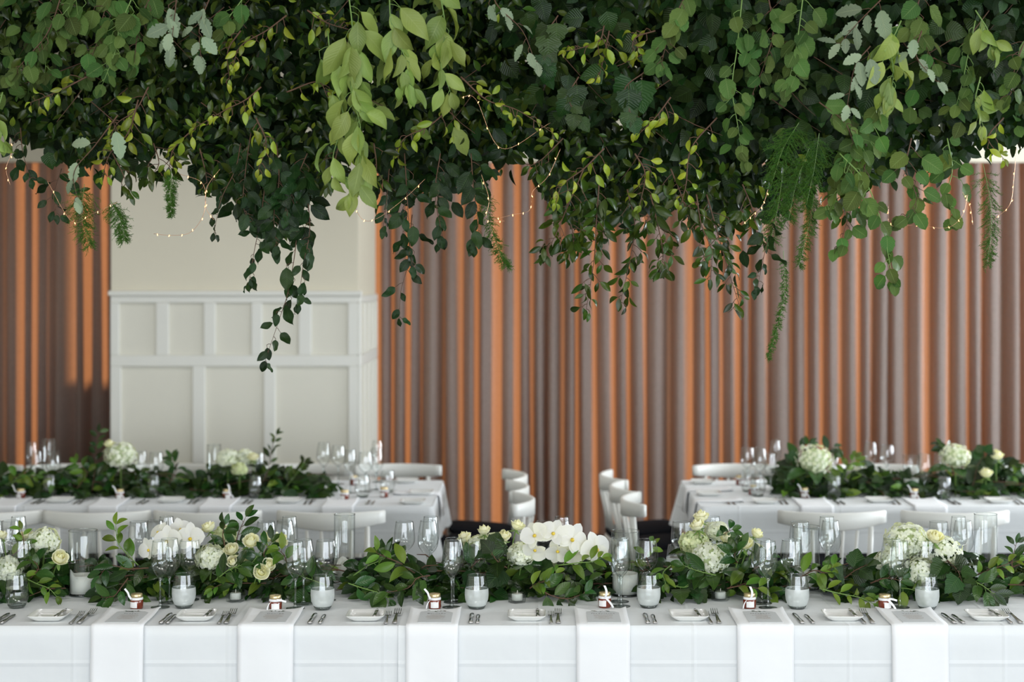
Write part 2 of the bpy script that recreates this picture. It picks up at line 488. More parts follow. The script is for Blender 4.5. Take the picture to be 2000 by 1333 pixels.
# right-hand return of the column
ret0, ret1 = CF - tf, 12.1
piece('rail', cr, cr + tf, ret0, ret1, zt1, zt0 - .02)
piece('rail', cr, cr + tf, ret0, ret1, zm1, zm0)
piece('rail', cr, cr + tf, ret0, ret1, 0, zb)
for k in range(5):
    y = ret0 + k * (ret1 - ret0 - .09) / 4
    piece('stile', cr, cr + tf, y, y + .09, zm0, zt1)
    piece('stile', cr, cr + tf, y, y + .09, zb, zm1)

# ------------------------------------------------------------------ curtains
def curtain(x0, x1, yc, z0, z1, seed):
    r = random.Random(seed)
    base = []                                # (x, y, fold id)
    x = x0
    k = 0
    while x < x1:
        wd = r.uniform(.085, .185); am = r.uniform(.045, .085); sk = r.uniform(.10, .24); ph = r.uniform(.02, .18)
        seg = 14
        for i in range(seg):
            u = i / seg
            base.append((x + wd * (u + sk * math.sin(2 * PI * (u - ph)) + sk * math.sin(2 * PI * ph)), -am * math.cos(2 * PI * u), k, r.random()))
        x += wd; k += 1
    rows = 15
    drift = [(r.uniform(-.012, .012), r.uniform(0, 6.28)) for _ in range(k + 1)]
    V, Fc = [], []
    nb = len(base)
    for j in range(rows):
        t = j / (rows - 1)
        z = z1 + (z0 - z1) * t
        for i, (bx, by, kk, q) in enumerate(base):
            d, p = drift[kk]; d2, p2 = drift[kk + 1]
            fr = (i % 14) / 14
            dx = (d * math.sin(3 * t + p) * (1 - fr) + d2 * math.sin(3 * t + p2) * fr) * (.3 + t)
            amp = .80 + .28 * t + .10 * math.sin(5 * t + kk)
            V.append((bx + dx, yc + by * amp, z))
    for j in range(rows - 1):
        for i in range(nb - 1):
            Fc.append((j * nb + i, j * nb + i + 1, (j + 1) * nb + i + 1, (j + 1) * nb + i))
    return mesh('curtain', V, Fc, M['curtain'])
c1 = obj('curtain', curtain(-6.5, -2.62, 12.30, 0.02, 3.0, 3))
tag(c1, 'dark taupe pleated curtain left of the panelled column', 'curtain', 'full-height pleated curtains')
c2 = obj('curtain', curtain(-1.22, 6.7, 12.30, 0.02, 3.0, 5))
tag(c2, 'wide taupe pleated curtain glowing orange, right of the panelled column', 'curtain', 'full-height pleated curtains')

# ------------------------------------------------------------------ tables and cloths
TZ = 0.75
def table(name, x0, x1, y0, y1, label):
    t = thing(name, ((x0 + x1) / 2, (y0 + y1) / 2, 0), label, 'table', 'long trestle tables')
    c = Vector(t.location); c.z = 0
    Mi = Matrix.Translation(-c)
    MB().box(x0 + .03, x1 - .03, y0 + .03, y1 - .03, TZ - .04, TZ - .012).build('tabletop', M['wood'], t, Mi)
    for xa in (x0 + .3, (x0 + x1) / 2, x1 - .3):
        for ya in (y0 + .2, y1 - .2):
            MB().tube([(xa, ya, 0), (xa, ya, TZ - .04)], .022, 8).build('leg', M['steel'], t, Mi)
    return t

def cloth(x0, x1, y0, y1, zt, drop, seed, open_left=False, open_right=False, ripple=.012, flare=.03, mat='cloth'):
    """cloth lying on the table with a hanging skirt, gathered into folds at the corners"""
    r = random.Random(seed)
    path = []                                # perimeter points, outward normals, corner weight
    step = .03
    def line(a, b, nrm):
        a, b = Vector(a), Vector(b); L_ = (b - a).length; k = max(2, int(L_ / step))
        for i in range(k):
            p = a.lerp(b, i / k); dc = min(i, k - i) / k * L_
            path.append((p, Vector(nrm), 0.0, dc))
    rc = .025
    def arc(cxy, a0):
        for i in range(9):
            a = a0 + (PI / 2) * i / 8
            d = Vector((math.cos(a), math.sin(a)))
            path.append((Vector(cxy) + d * rc, d, 1 - abs(i - 4) / 4.0, 0))
    # counter-clockwise starting at the front left
    if not open_left: arc((x0 + rc, y0 + rc), PI)
    line((x0 + (0 if open_left else rc), y0), (x1 - (0 if open_right else rc), y0), (0, -1))
    if not open_right:
        arc((x1 - rc, y0 + rc), -PI / 2)
        line((x1, y0 + rc), (x1, y1 - rc), (1, 0))
        arc((x1 - rc, y1 - rc), 0)
    else: path.append((Vector((x1, y0)), Vector((0, -1)), 0, .5))
    n_front = len(path)
    line((x1 - (0 if open_right else rc), y1), (x0 + (0 if open_left else rc), y1), (0, 1))
    if not open_left:
        arc((x0 + rc, y1 - rc), PI / 2)
        line((x0, y1 - rc), (x0, y0 + rc), (-1, 0))
    else: path.append((Vector((x0, y1)), Vector((0, 1)), 0, .5))
    n = len(path)
    closed = not (open_left or open_right)
    rows = 9
    V, Fc = [], []
    f1, f2, p1, p2 = r.uniform(3, 4), r.uniform(7, 9), r.uniform(0, 6), r.uniform(0, 6)
    s = 0.0; ss = []
    for i in range(n):
        if i: s += (path[i][0] - path[i - 1][0]).length
        ss.append(s)
    for j in range(rows):
        t = j / (rows - 1)
        for i, (p, nrm, cw, dc) in enumerate(path):
            corner = max(cw, math.exp(-dc / .10)) if (cw or dc < .4) else 0
            near_open = 1.0
            out = 0.004 * min(1, j) + flare * t * (0.25 + 1.1 * corner)
            out += t * ripple * (.35 + 1.6 * corner) * (math.sin(f1 * ss[i] * 2 + p1) + .6 * math.sin(f2 * ss[i] * 3 + p2)) * .6
            z = zt - (0 if j == 0 else .006) - drop * t - (.05 * corner * t)
            q = p + nrm * out
            V.append((q.x, q.y, z))
    for j in range(rows - 1):
        for i in range(n if closed else n - 1):
            if not closed:
                # leave the open end without a skirt
                if open_right and i == n_front - 1: continue
                if open_left and not open_right and i == n - 1: continue
            i2 = (i + 1) % n
            Fc.append((j * n + i, (j + 1) * n + i, (j + 1) * n + i2, j * n + i2))
    Fc.append(tuple(range(n)))
    me = mesh('tablecloth', V, Fc, M[mat], smooth=True)
    me.polygons[len(me.polygons) - 1].use_smooth = False
    return me

FT0, FT1 = 5.654, 6.76                       # front table
table('trestle_table', -2.75, 3.05, FT0, FT1, 'long front table laid with greenery and white flowers')
o = obj('tablecloth', cloth(-2.75, -0.30, FT0, FT1, TZ - .002, .26, 21, open_right=True, ripple=.006, flare=.012))
tag(o, 'white cloth over the left part of the front table', 'tablecloth', 'white tablecloths')
o = obj('tablecloth', cloth(-0.445, 3.05, FT0 - .004, FT1 + .004, TZ, .265, 22, open_left=True, ripple=.006, flare=.012))
tag(o, 'white cloth over the front table, its edge overlapping the left cloth', 'tablecloth', 'white tablecloths')
BT0, BT1 = 8.59, 9.70
LX1, RX0 = -0.497, 0.91
table('trestle_table', -4.2, LX1, BT0, BT1, 'rear left table in front of the panelled column')
table('trestle_table', RX0, 4.2, BT0, BT1, 'rear right table in front of the wide curtain')
o = obj('tablecloth', cloth(-4.2, LX1, BT0, BT1, TZ, .235, 23, ripple=.02, flare=.05))
tag(o, 'white cloth over the rear left table', 'tablecloth', 'white tablecloths')
o = obj('tablecloth', cloth(RX0, 4.2, BT0, BT1, TZ, .235, 24, ripple=.02, flare=.05))
tag(o, 'white cloth over the rear right table', 'tablecloth', 'white tablecloths')

# ------------------------------------------------------------------ chairs
def chair_meshes():
    d = {}
    # top rail: curved band, ends forward
    V, Fc = [], []
    n = 16
    for i in range(n + 1):
        u = -1 + 2 * i / n
        x = .265 * u
        y = -.245 + .105 * u * u
        hh = .090 - .030 * abs(u) ** 1.5
        zc = .752 - .004 * u * u
        top, bot = zc + .038 + .004 * u * u, zc + .038 - hh
        nx, ny = -2 * .105 * u / .265, 1.0
        l = math.hypot(nx, ny); nx, ny = nx / l, ny / l
        for (o_, z) in ((-.011, bot + .006), (-.011, top - .006), (-.004, top), (.004, top), (.011, top - .006), (.011, bot + .006), (.004, bot), (-.004, bot)):
            V.append((x + nx * o_, y + ny * o_, z))
    for i in range(n):
        for k in range(8):
            k2 = (k + 1) % 8
            Fc.append((i * 8 + k, i * 8 + k2, (i + 1) * 8 + k2, (i + 1) * 8 + k))
    Fc += [tuple(range(7, -1, -1)), tuple(n * 8 + k for k in range(8))]
    d['top_rail'] = mesh('top_rail', V, Fc, M['chair'])
    # seat
    V, Fc = [], []
    out = []
    for i in range(28):
        a = 2 * PI * i / 28
        c, s = math.cos(a), math.sin(a)
        p = 3.6
        x = .225 * math.copysign(abs(c) ** (2 / p), c); y = .215 * math.copysign(abs(s) ** (2 / p), s)
        x *= 1 + .06 * y / .2
        out.append((x, y))
    def slab(o_, z0, z1, name, mat, sc=1.0):
        V, Fc = [], []; n_ = len(o_)
        prof = [(.94, z0), (1, z0 + (z1 - z0) * .3), (1, z0 + (z1 - z0) * .7), (.94, z1)]
        for k, z in prof:
            for (x, y) in o_: V.append((x * k * sc, y * k * sc, z + .07 * y))
        for j in range(3):
            for i in range(n_):
                i2 = (i + 1) % n_
                Fc.append((j * n_ + i, j * n_ + i2, (j + 1) * n_ + i2, (j + 1) * n_ + i))
        Fc += [tuple(range(n_ - 1, -1, -1)), tuple(3 * n_ + i for i in range(n_))]
        return mesh(name, V, Fc, M[mat])
    d['seat'] = slab(out, .415, .443, 'seat', 'chair')
    d['cushion'] = slab(out, .443, .482, 'cushion', 'cushion', .98)
    def ry(x): return -.245 + .105 * (x / .265) ** 2
    for k, x in enumerate((-.185, .185)):
        d['back_post%d' % k] = MB().tube([(x * .97, -.175, .43), (x, ry(x), .715)], [.017, .013], 8).mesh('back_post', M['chair'], True)
    for k, x in enumerate((-.111, -.037, .037, .111)):
        d['spindle%d' % k] = MB().tube([(x * .9, -.185, .43), (x, ry(x), .70)], [.0095, .0085], 8).mesh('spindle', M['chair'], True)
    k = 0
    for sx in (-1, 1):
        for sy in (-1, 1):
            d['leg%d' % k] = MB().tube([(sx * .165, sy * .155, .42), (sx * .20, sy * .195, 0)], [.018, .013], 8).mesh('leg', M['chair'], True); k += 1
    return d
CH = chair_meshes()
def chair(x, y, rz, label, group):
    t = thing('dining_chair', (x, y, 0), label, 'chair', group, rz)
    for k, me in CH.items(): obj(me.name.split('.')[0], me, t)
    return t
for px, nm in ((-36, 'leftmost'), (179, 'second'), (398, 'third'), (642, 'fourth')):
    s = F / 8.07
    lab = {'leftmost': 'white spindle-back chair cut off by the left edge, at rear left table',
           'second': 'white spindle-back chair behind the leftmost candle vase, at rear left table',
           'third': 'white spindle-back chair behind the left orchid and roses, at rear left table',
           'fourth': 'white spindle-back chair nearest the aisle, along the rear left table front'}[nm]
    chair((px - PX) / s, 8.315, 0, lab, 'chairs along the front of the rear tables')
for px, lab in ((1632, 'white spindle-back chair nearest the aisle, along the rear right table front'),
                (1875, 'white spindle-back chair at the right edge, behind the big hydrangea, rear right table')):
    chair((px - PX) * 8.07 / F, 8.315, 0, lab, 'chairs along the front of the rear tables')
for px, lab in ((778, 'white chair behind the rear left table, nearest the aisle'),
                (598, 'white chair behind the rear left table, second from the aisle'),
                (330, 'white chair behind the rear left table, behind the large white hydrangea'),
                (140, 'white chair behind the rear left table, right of the tall vase'),
                (-35, 'white chair behind the rear left table, at the left edge'),
                (1436, 'white chair behind the rear right table, nearest the aisle'),
                (1705, 'white chair behind the rear right table, behind the orchid'),
                (1965, 'white chair behind the rear right table, at the right edge')):
    chair((px - PX) * 10.17 / F, 9.98, PI, lab, 'chairs behind the rear tables')
for k, (yy, wd) in enumerate(((8.63, 'nearest'), (9.15, 'middle'), (9.67, 'farthest'))):
    chair(-.235 + .02 * (k == 0) - .01 * k, yy, PI / 2 + (0, .05, .12)[k], 'white chair at the end of the rear left table, %s of three' % wd, 'chairs at the table ends')
    chair(.725 - (-.02, .01, .045)[k], yy, -PI / 2 - (.02, -.06, -.12)[k], 'white chair at the end of the rear right table, %s of three' % wd, 'chairs at the table ends')
# ------------------------------------------------------------------ tableware prototypes (meshes shared by all copies)
def lathe_mesh(name, prof, mat, n=28): return MB().lathe(prof, n).mesh(name, M[mat], True)

def wine_set(h, rmax, rrim, stem_h, foot_r):
    b0 = stem_h
    bh = h - stem_h
    prof = [(.0035, b0 - .002)]
    for i in range(1, 15):
        t = i / 14
        if t < .42: r = rmax * math.sin(PI / 2 * (t / .42)) ** .72
        else: r = rmax + (rrim - rmax) * ((t - .42) / .58) ** 1.6
        prof.append((max(r, .004), b0 + bh * t))
    bowl = lathe_mesh('bowl', prof, 'glass', 32)
    rim = lathe_mesh('rim', [(rrim - .0007, h - .0008), (rrim + .0005, h - .0008), (rrim + .0005, h + .0006), (rrim - .0007, h + .0006), (rrim - .0007, h - .0008)], 'glass_solid', 32)
    stem = lathe_mesh('stem', [(.0001, .004), (.012, .0042), (.0055, .012), (.0042, .03), (.0038, stem_h * .6), (.0048, stem_h - .012), (.0085, stem_h + .004), (.0001, stem_h + .006)], 'glass_solid', 12)
    foot = lathe_mesh('foot', [(.0001, .0), (foot_r, .0), (foot_r, .0015), (foot_r * .5, .0032), (.0001, .005)], 'glass_solid', 32)
    return dict(bowl=bowl, rim=rim, stem=stem, foot=foot)
WG = {'tall': wine_set(.242, .0345, .027, .105, .034),
      'large': wine_set(.236, .0415, .030, .095, .037),
      'medium': wine_set(.222, .0425, .035, .100, .036)}
tum_prof = [(.0001, .004), (.026, .0045), (.034, .014), (.0405, .032), (.0425, .05), (.0415, .075), (.038, .10), (.0345, .121)]
TUM = dict(bowl=lathe_mesh('bowl', tum_prof, 'glass', 32),
           base=lathe_mesh('base', [(.0001, .0), (.027, .0), (.033, .011), (.026, .0042), (.0001, .004)], 'glass_solid', 32),
           rim=lathe_mesh('rim', [(.0338, .1202), (.035, .1202), (.035, .1216), (.0338, .1216), (.0338, .1202)], 'glass_solid', 32))
TUM_FROST = lathe_mesh('misted_water', [(.0001, .0055), (.0262, .0058), (.0347, .0145), (.0413, .032), (.0433, .05), (.0426, .068), (.0418, .074)], 'frost', 32)
TUM_WATER = lathe_mesh('water', [(.0408, .072), (.0001, .072)], 'water', 32)

def wine(kind, p, label, group):
    t = thing('wine_glass', p, label, 'wine glass', group, R.uniform(0, 6))
    for me in WG[kind].values(): obj(me.name.split('.')[0], me, t)
    return t
def tumbler(p, label, group, frost=True):
    t = thing('water_tumbler', p, label, 'glass', group, R.uniform(0, 6))
    for me in TUM.values(): obj(me.name.split('.')[0], me, t)
    if frost: obj('misted_water', TUM_FROST, t)
    obj('water', TUM_WATER, t)
    return t

def vase_candle(p, rad, hgt, ch, label, group, melt=True, seed=0):
    t = thing('candle_vase', p, label, 'candle holder', group)
    MB().lathe([(.0001, .004), (rad - .004, .004), (rad, .008), (rad, hgt)], 36).build('glass_cylinder', M['glass'], t, None, True)
    MB().lathe([(.0001, 0), (rad, 0), (rad, .007), (.0001, .006)], 36).build('glass_base', M['glass_solid'], t, None, True)
    MB().lathe([(rad - .0012, hgt - .001), (rad + .001, hgt - .001), (rad + .001, hgt + .001), (rad - .0012, hgt + .001), (rad - .0012, hgt - .001)], 36).build('rim', M['glass_solid'], t, None, True)
    r = random.Random(seed)
    cr_ = rad - .005
    mb = MB(); n = 28; V, Fc = [], []
    hs = [ch * (.80 + (.24 * max(0, math.sin(2.0 * 2 * PI * k / n + seed)) if melt else .2)) + .008 for k in range(n)]
    rows = [(cr_, lambda k: .009), (cr_, lambda k: hs[k] * .6), (cr_ * .99, lambda k: hs[k]), (cr_ * .90, lambda k: hs[k] - .001), (cr_ * .8, lambda k: ch * .74 + .008), (cr_ * .3, lambda k: ch * .70 + .008)]
    for rr, fz in rows:
        for k in range(n):
            a = 2 * PI * k / n
            V.append((rr * math.cos(a), rr * math.sin(a), fz(k)))
    for j in range(len(rows) - 1):
        for k in range(n):
            k2 = (k + 1) % n
            Fc.append((j * n + k, j * n + k2, (j + 1) * n + k2, (j + 1) * n + k))
    Fc.append(tuple((len(rows) - 1) * n + k for k in range(n))); Fc.append(tuple(range(n - 1, -1, -1)))
    c = obj('candle', mesh('candle', V, Fc, M['wax']), t)
    MB().tube([(0, 0, ch * .7), (.001, 0, ch * .7 + .02)], .0012, 5).build('wick', M['wick'], c)
    return t

def tealight(p, label, group, rz=0.3):
    t = thing('tealight_holder', p, label, 'tealight', group, rz)
    hx = lambda r, z: [(r * math.cos(2 * PI * k / 6), r * math.sin(2 * PI * k / 6), z) for k in range(6)]
    V = hx(.034, 0) + hx(.036, .036) + hx(.0265, .036) + hx(.0265, .008)
    Fc = [tuple(range(5, -1, -1))]
    for j in range(3):
        for k in range(6):
            k2 = (k + 1) % 6
            Fc.append((j * 6 + k, j * 6 + k2, (j + 1) * 6 + k2, (j + 1) * 6 + k))
    Fc.append(tuple(18 + k for k in range(6)))
    obj('glass_holder', mesh('glass_holder', V, Fc, M['glass'], False), t)
    MB().lathe([(.0001, .009), (.020, .009), (.020, .030), (.019, .032), (.0001, .031)], 20).build('candle', M['wax'], t, None, True)
    MB().tube([(0, 0, .03), (.001, 0, .044)], .0011, 5).build('wick', M['wick'], t)
    return t

def ribbon_mesh(pts, wd, axis):
    V, Fc = [], []
    pts = spline(pts, 12)
    ax = Vector(axis).normalized() * wd / 2
    for p in pts: V += [p - ax, p + ax]
    for i in range(len(pts) - 1): Fc.append((2 * i, 2 * i + 1, 2 * i + 3, 2 * i + 2))
    return mesh('ribbon_tail', V, Fc, M['ribbon'])
RIB = [ribbon_mesh([(-.012, -.026, .041), (-.018, -.030, .052), (-.022, -.031, .064), (-.034, -.030, .078)], .007, (.7, .1, .5)),
       ribbon_mesh([(.0, -.027, .041), (.004, -.031, .05), (.005, -.032, .066), (-.002, -.03, .085)], .008, (1, 0, 0)),
       ribbon_mesh([(.002, -.027, .040), (.012, -.030, .030), (.022, -.032, .018), (.030, -.034, .005)], .007, (.7, 0, .7)),
       ribbon_mesh([(-.004, -.027, .040), (-.016, -.030, .034), (-.024, -.031, .020), (-.027, -.03, .004)], .005, (.8, 0, .4)),
       ribbon_mesh([(.006, -.026, .042), (.020, -.024, .041), (.034, -.020, .036), (.040, -.018, .034)], .007, (.2, 0, 1))]
def jar(p, label, group, tails=(0, 3), rz=0.0, lab_a=0.0, amber=False):
    t = thing('jam_jar', p, label, 'jar', group, rz)
    MB().lathe([(.0001, 0), (.021, 0), (.0236, .004), (.0238, .030), (.0215, .036), (.0190, .039), (.0190, .043), (.0001, .043)], 24).build('jar_body', M['jam'], t, None, True)
    MB().lathe([(.0208, .041), (.0212, .0415), (.0212, .054), (.0200, .0555), (.0001, .0550)], 24).build('lid', M['lid'], t, None, True)
    V, Fc = [], []
    for k in range(9):
        a = -PI / 2 + lab_a + (-.62 + 1.24 * k / 8)
        for z in (.007, .028): V.append((.0243 * math.cos(a), .0243 * math.sin(a), z))
    for k in range(8): Fc.append((2 * k, 2 * k + 2, 2 * k + 3, 2 * k + 1))
    obj('paper_label', mesh('paper_label', V, Fc, M['paper']), t)
    rb = MB().lathe([(.0222, .034), (.0232, .035), (.0228, .042), (.0218, .043)], 24).build('ribbon', M['ribbon'], t, None, True)
    for k in tails: obj('ribbon_tail', RIB[k], rb)
    return t

# square dish with a raised rim
def dish_mesh():
    def ring(h, z, c):
        o_ = []
        for i in range(32):
            a = 2 * PI * (i + .5) / 32
            co, si = math.cos(a), math.sin(a); p = c
            o_.append((h * math.copysign(abs(co) ** (2 / p), co), h * math.copysign(abs(si) ** (2 / p), si), z))
        return o_
    rings = [ring(.044, 0, 6), ring(.048, .003, 6), ring(.060, .011, 7), ring(.0665, .0185, 8), ring(.0672, .0205, 8), ring(.0655, .0212, 8), ring(.057, .012, 7), ring(.047, .0065, 6)]
    V = [v for r_ in rings for v in r_]; Fc = []
    for j in range(len(rings) - 1):
        for k in range(32):
            k2 = (k + 1) % 32
            Fc.append((j * 32 + k, j * 32 + k2, (j + 1) * 32 + k2, (j + 1) * 32 + k))
    Fc += [tuple(range(31, -1, -1)), tuple((len(rings) - 1) * 32 + k for k in range(32))]
    return mesh('bread_dish', V, Fc, M['china'])
DISH = dish_mesh()

def strip_solid(stations, name):
    """flat bar along +Y: stations (y, halfwidth, z, halfthick)"""
    V, Fc = [], []
    for y, hw, z, ht in stations:
        V += [(-hw, y, z - ht), (hw, y, z - ht), (hw, y, z + ht), (-hw, y, z + ht)]
    for i in range(len(stations) - 1):
        for k in range(4):
            k2 = (k + 1) % 4
            Fc.append((i * 4 + k, i * 4 + k2, (i + 1) * 4 + k2, (i + 1) * 4 + k))
    n = len(stations) - 1
    Fc += [(3, 2, 1, 0), tuple(n * 4 + k for k in range(4))]
    return mesh(name, V, Fc, M['steel'])
KN_H = strip_solid([(0, .007, .004, .003), (.004, .0095, .004, .0038), (.04, .0085, .004, .0036), (.09, .007, .004, .003), (.10, .0055, .004, .0022)], 'handle')
KN_B = strip_solid([(.10, .0055, .004, .0014), (.112, .0085, .0042, .0011), (.17, .0098, .0042, .0010), (.20, .0085, .0042, .0008), (.215, .002, .0042, .0006)], 'blade')
FK_H = strip_solid([(0, .007, .0028, .0018), (.004, .0085, .003, .002), (.05, .006, .005, .0017), (.105, .0034, .010, .0016), (.125, .0042, .010, .0015)], 'handle')
def fork_head():
    mb = MB()
    st = [(.122, .0042, .010), (.13, .0095, .008), (.14, .0125, .006), (.15, .013, .0055)]
    V, Fc = [], []
    for y, hw, z in st: V += [(-hw, y, z - .001), (hw, y, z - .001), (hw, y, z + .001), (-hw, y, z + .001)]
    for i in range(len(st) - 1):
        for k in range(4):
            k2 = (k + 1) % 4
            Fc.append((i * 4 + k, i * 4 + k2, (i + 1) * 4 + k2, (i + 1) * 4 + k))
    mb.add(V, Fc)
    for x in (-.0107, -.0036, .0036, .0107):
        mb.tube([(x, .149, .0055), (x, .175, .008), (x, .197, .0145)], [.0019, .0018, .0009], 5)
    return mb.mesh('tines', M['steel'], True)
FK_T = fork_head()
def knife(p, label, group, rz=0.0, sc=1.0, rx=0.0):
    t = thing('table_knife', p, label, 'knife', group, rz); t.scale = (sc,) * 3; t.rotation_euler[0] = rx
    obj('handle', KN_H, t); obj('blade', KN_B, t); return t
def fork(p, label, group, rz=0.0, sc=1.0):
    t = thing('table_fork', p, label, 'fork', group, rz); t.scale = (sc,) * 3
    obj('handle', FK_H, t); obj('tines', FK_T, t); return t

def napkin(xc, wd, yb, yf, zt, drop, label, group, seed=0, cloth_out=.012):
    """folded linen napkin lying on the table and hanging over its edge"""
    r = random.Random(seed)
    prof = [(yb + .010, .0012), (yb + .013, .004), (yb + .008, .0062), (yb - .008, .0062), (yb - .03, .0052), (yb - .06, .0045)]
    k = 6
    for i in range(1, k): prof.append((yb - .06 + (yf + .006 - yb + .06) * i / k, .0042))
    prof += [(yf + .004, .004), (yf - .008, .0015), (yf - .012, -.008)]
    for i in range(1, 9): prof.append((yf - .012 - cloth_out * .8 * i / 8, -.008 - drop * i / 8))
    nx = 12
    V, Fc = [], []
    ph = r.uniform(0, 6)
    for j, (y, z) in enumerate(prof):
        tt = j / (len(prof) - 1)
        for i in range(nx + 1):
            u = -1 + 2 * i / nx
            lift = .012 * abs(u) ** 4 * max(0, 1 - j / 7.0)
            bow = -.008 * (1 - u * u) * (1 if j < 6 else 0)
            yy = y + bow
            if j >= len(prof) - 9: yy -= .003 * math.sin(3 * u + ph) * (j - len(prof) + 9) / 9 + .002
            V.append((xc + u * wd / 2 * (1 - .02 * tt), yy, zt + z + lift))
    for j in range(len(prof) - 1):
        for i in range(nx):
            Fc.append((j * (nx + 1) + i, (j + 1) * (nx + 1) + i, (j + 1) * (nx + 1) + i + 1, j * (nx + 1) + i + 1))
    o = obj('napkin', mesh('napkin', V, Fc, M['napkin']))
    m = o.modifiers.new('thick', 'SOLIDIFY'); m.thickness = .0022; m.offset = 1
    return tag(o, label, 'napkin', group)

def text_mesh(txt, size):
    cu = bpy.data.curves.new('lettering', 'FONT')
    cu.body = txt; cu.size = size; cu.align_x = 'CENTER'; cu.space_character = 1.25; cu.shear = .15; cu.resolution_u = 2
    to = bpy.data.objects.new('lettering', cu); COL.objects.link(to)
    dg = bpy.context.evaluated_depsgraph_get()
    me = bpy.data.meshes.new_from_object(to.evaluated_get(dg))
    bpy.data.objects.remove(to)
    me.materials.clear(); me.materials.append(M['ink'])
    return me

def menu(xc, yb, yf, z, name, label, group, seed):
    r = random.Random(seed)
    hw = .058
    t = thing('menu_card', (xc, (yb + yf) / 2, z), label, 'menu card', group)
    hl = (yb - yf) / 2
    MB().box(-hw, hw, -hl, hl, 0, .0012).build('card', M['menu'], t)
    # printed spray of leaves along the upper edge
    mb, mb2 = MB(), MB()
    for k in range(46):
        u = r.uniform(-1, 1); dep = (1 - abs(u - .1 * (seed % 3 - 1)) ** 1.3)
        x = u * hw * .9; y = hl - .004 - r.random() ** 1.4 * .040 * max(.12, dep)
        a = r.uniform(0, 6.28); l, w_ = r.uniform(.008, .015), r.uniform(.0025, .0045)
        c, s = math.cos(a), math.sin(a)
        q = [(x - c * l / 2, y - s * l / 2, .0015), (x - s * w_, y + c * w_, .0015), (x + c * l / 2, y + s * l / 2, .0015), (x + s * w_, y - c * w_, .0015)]
        (mb if k % 4 else mb2).add(q, [(3, 2, 1, 0)])
    for o_ in (mb.build('printed_leaves', M['print_green'], t), mb2.build('printed_twigs', M['print_brown'], t)): o_['kind'] = 'stuff'
    obj('lettering', text_mesh(name, .0165), t, Matrix.Translation((0, hl - .072, .0015)))
    ml = MB()
    for k in range(7):
        y = hl - .092 - k * .011
        if y < -hl + .008: break
        wl = r.uniform(.018, .036)
        ml.box(-wl, wl, y, y + .0012, .0013, .0015)
    ml.build('menu_lines', M['print_brown'], t)['kind'] = 'stuff'
    return t

# ------------------------------------------------------------------ front table, near side
ORD = ['leftmost', 'second', 'third', 'fourth', 'fifth', 'sixth']
NAMES = ['Frazer', 'George', 'Barnaby', 'Madeleine', 'Meaghan', 'Valerie']
NAP = [(231, 104), (520, 110), (844, 103), (1178, 106), (1494, 112), (1795, 112)]
s1 = F / FT0
g = 'front table place settings: '
for i, (px, wpx) in enumerate(NAP):
    xc = (px - PX) / s1; wd = wpx / s1
    napkin(xc, wd, 5.888, FT0 - .002, TZ, .24, 'white linen napkin hanging over the table edge, %s of six' % ORD[i], 'napkins on the front table', i)
    menu(xc + .006, 5.882, 5.668, TZ + .0066, NAMES[i], 'printed menu card lying on the %s front napkin from the left' % ORD[i], 'menu cards', i)
JARS = [(267, 1190, (0,), -.10, -.25), (538, 1193, (4, 3), .05, .08), (849, 1190, (0, 3), -.05, .1), (1181, 1187, (1, 2), 0, -.45), (1464, 1189, (1, 3), .0, .0), (1728, 1191, (2, 4), .12, .25)]
JD = ['ribbon curling up to the left', 'ribbon ends spread sideways', 'wide ribbon tail raised left', 'ribbon crossing the jar diagonally', 'ribbon standing upright', 'ribbon trailing down to the right']
for i, (px, py, tails, rz, la) in enumerate(JARS):
    jar(T(px, py), 'small amber jam jar, %s, behind the %s front napkin' % (JD[i], ORD[i]), 'jam jars on the front table', tails, rz, la)

PLATES = [(104, 1205), (389, 1204), (717, 1205), (1029, 1205), (1343, 1203), (1641, 1205), (1921, 1205)]
PORD = ['leftmost', 'second', 'third', 'fourth', 'fifth', 'sixth', 'rightmost']
DW = {0: -.02, 3: .012}
for i, (px, py) in enumerate(PLATES):
    p = T(px, py)
    p.y = 5.765
    p.x = (px - PX) * 5.80 / F
    o = obj('bread_dish', DISH, None, Matrix.Translation(p) @ Matrix.Rotation(R.uniform(-.03, .03), 4, 'Z'))
    tag(o, 'square white bread dish on the front table, %s of seven' % PORD[i], 'dish', 'bread dishes on the front table')
    knife((p.x + .034 + .004 * (i % 2), p.y - .060, TZ + .0165), 'small butter knife resting across the %s front bread dish' % PORD[i], 'butter knives', R.uniform(-.05, .05), .66, -.0)
FORKS = [(137, 152), (427, 440), (753, 770), (1076, 1090), (1389, 1405), (1689, 1706), (1976, 1996)]
for i, (a, b) in enumerate(FORKS):
    for k, px in enumerate((a, b)):
        sc = (.84, 1.0)[k]
        fork(((px - PX) * 5.67 / F, 5.672 + .004 * k, TZ + .0005), '%s fork right of the %s front bread dish' % (('shorter', 'longer')[k], PORD[i]), 'forks on the front table', R.uniform(-.02, .03), sc)
KNIVES = [(313, 326), (604, 624), (919, 932), (1266, 1280), (1568, 1589), (1866, 1883), (-14, 1)]
for i, (a, b) in enumerate(KNIVES):
    where = ('right of the %s front napkin' % ORD[i]) if i < 6 else 'at the left end of the front table'
    for k, px in enumerate((a, b)):
        knife(((px - PX) * 5.67 / F, 5.675, TZ + .0005), '%s table knife %s' % (('longer', 'shorter')[k], where), 'knives on the front table', R.uniform(-.02, .02), (.80, .70)[k])

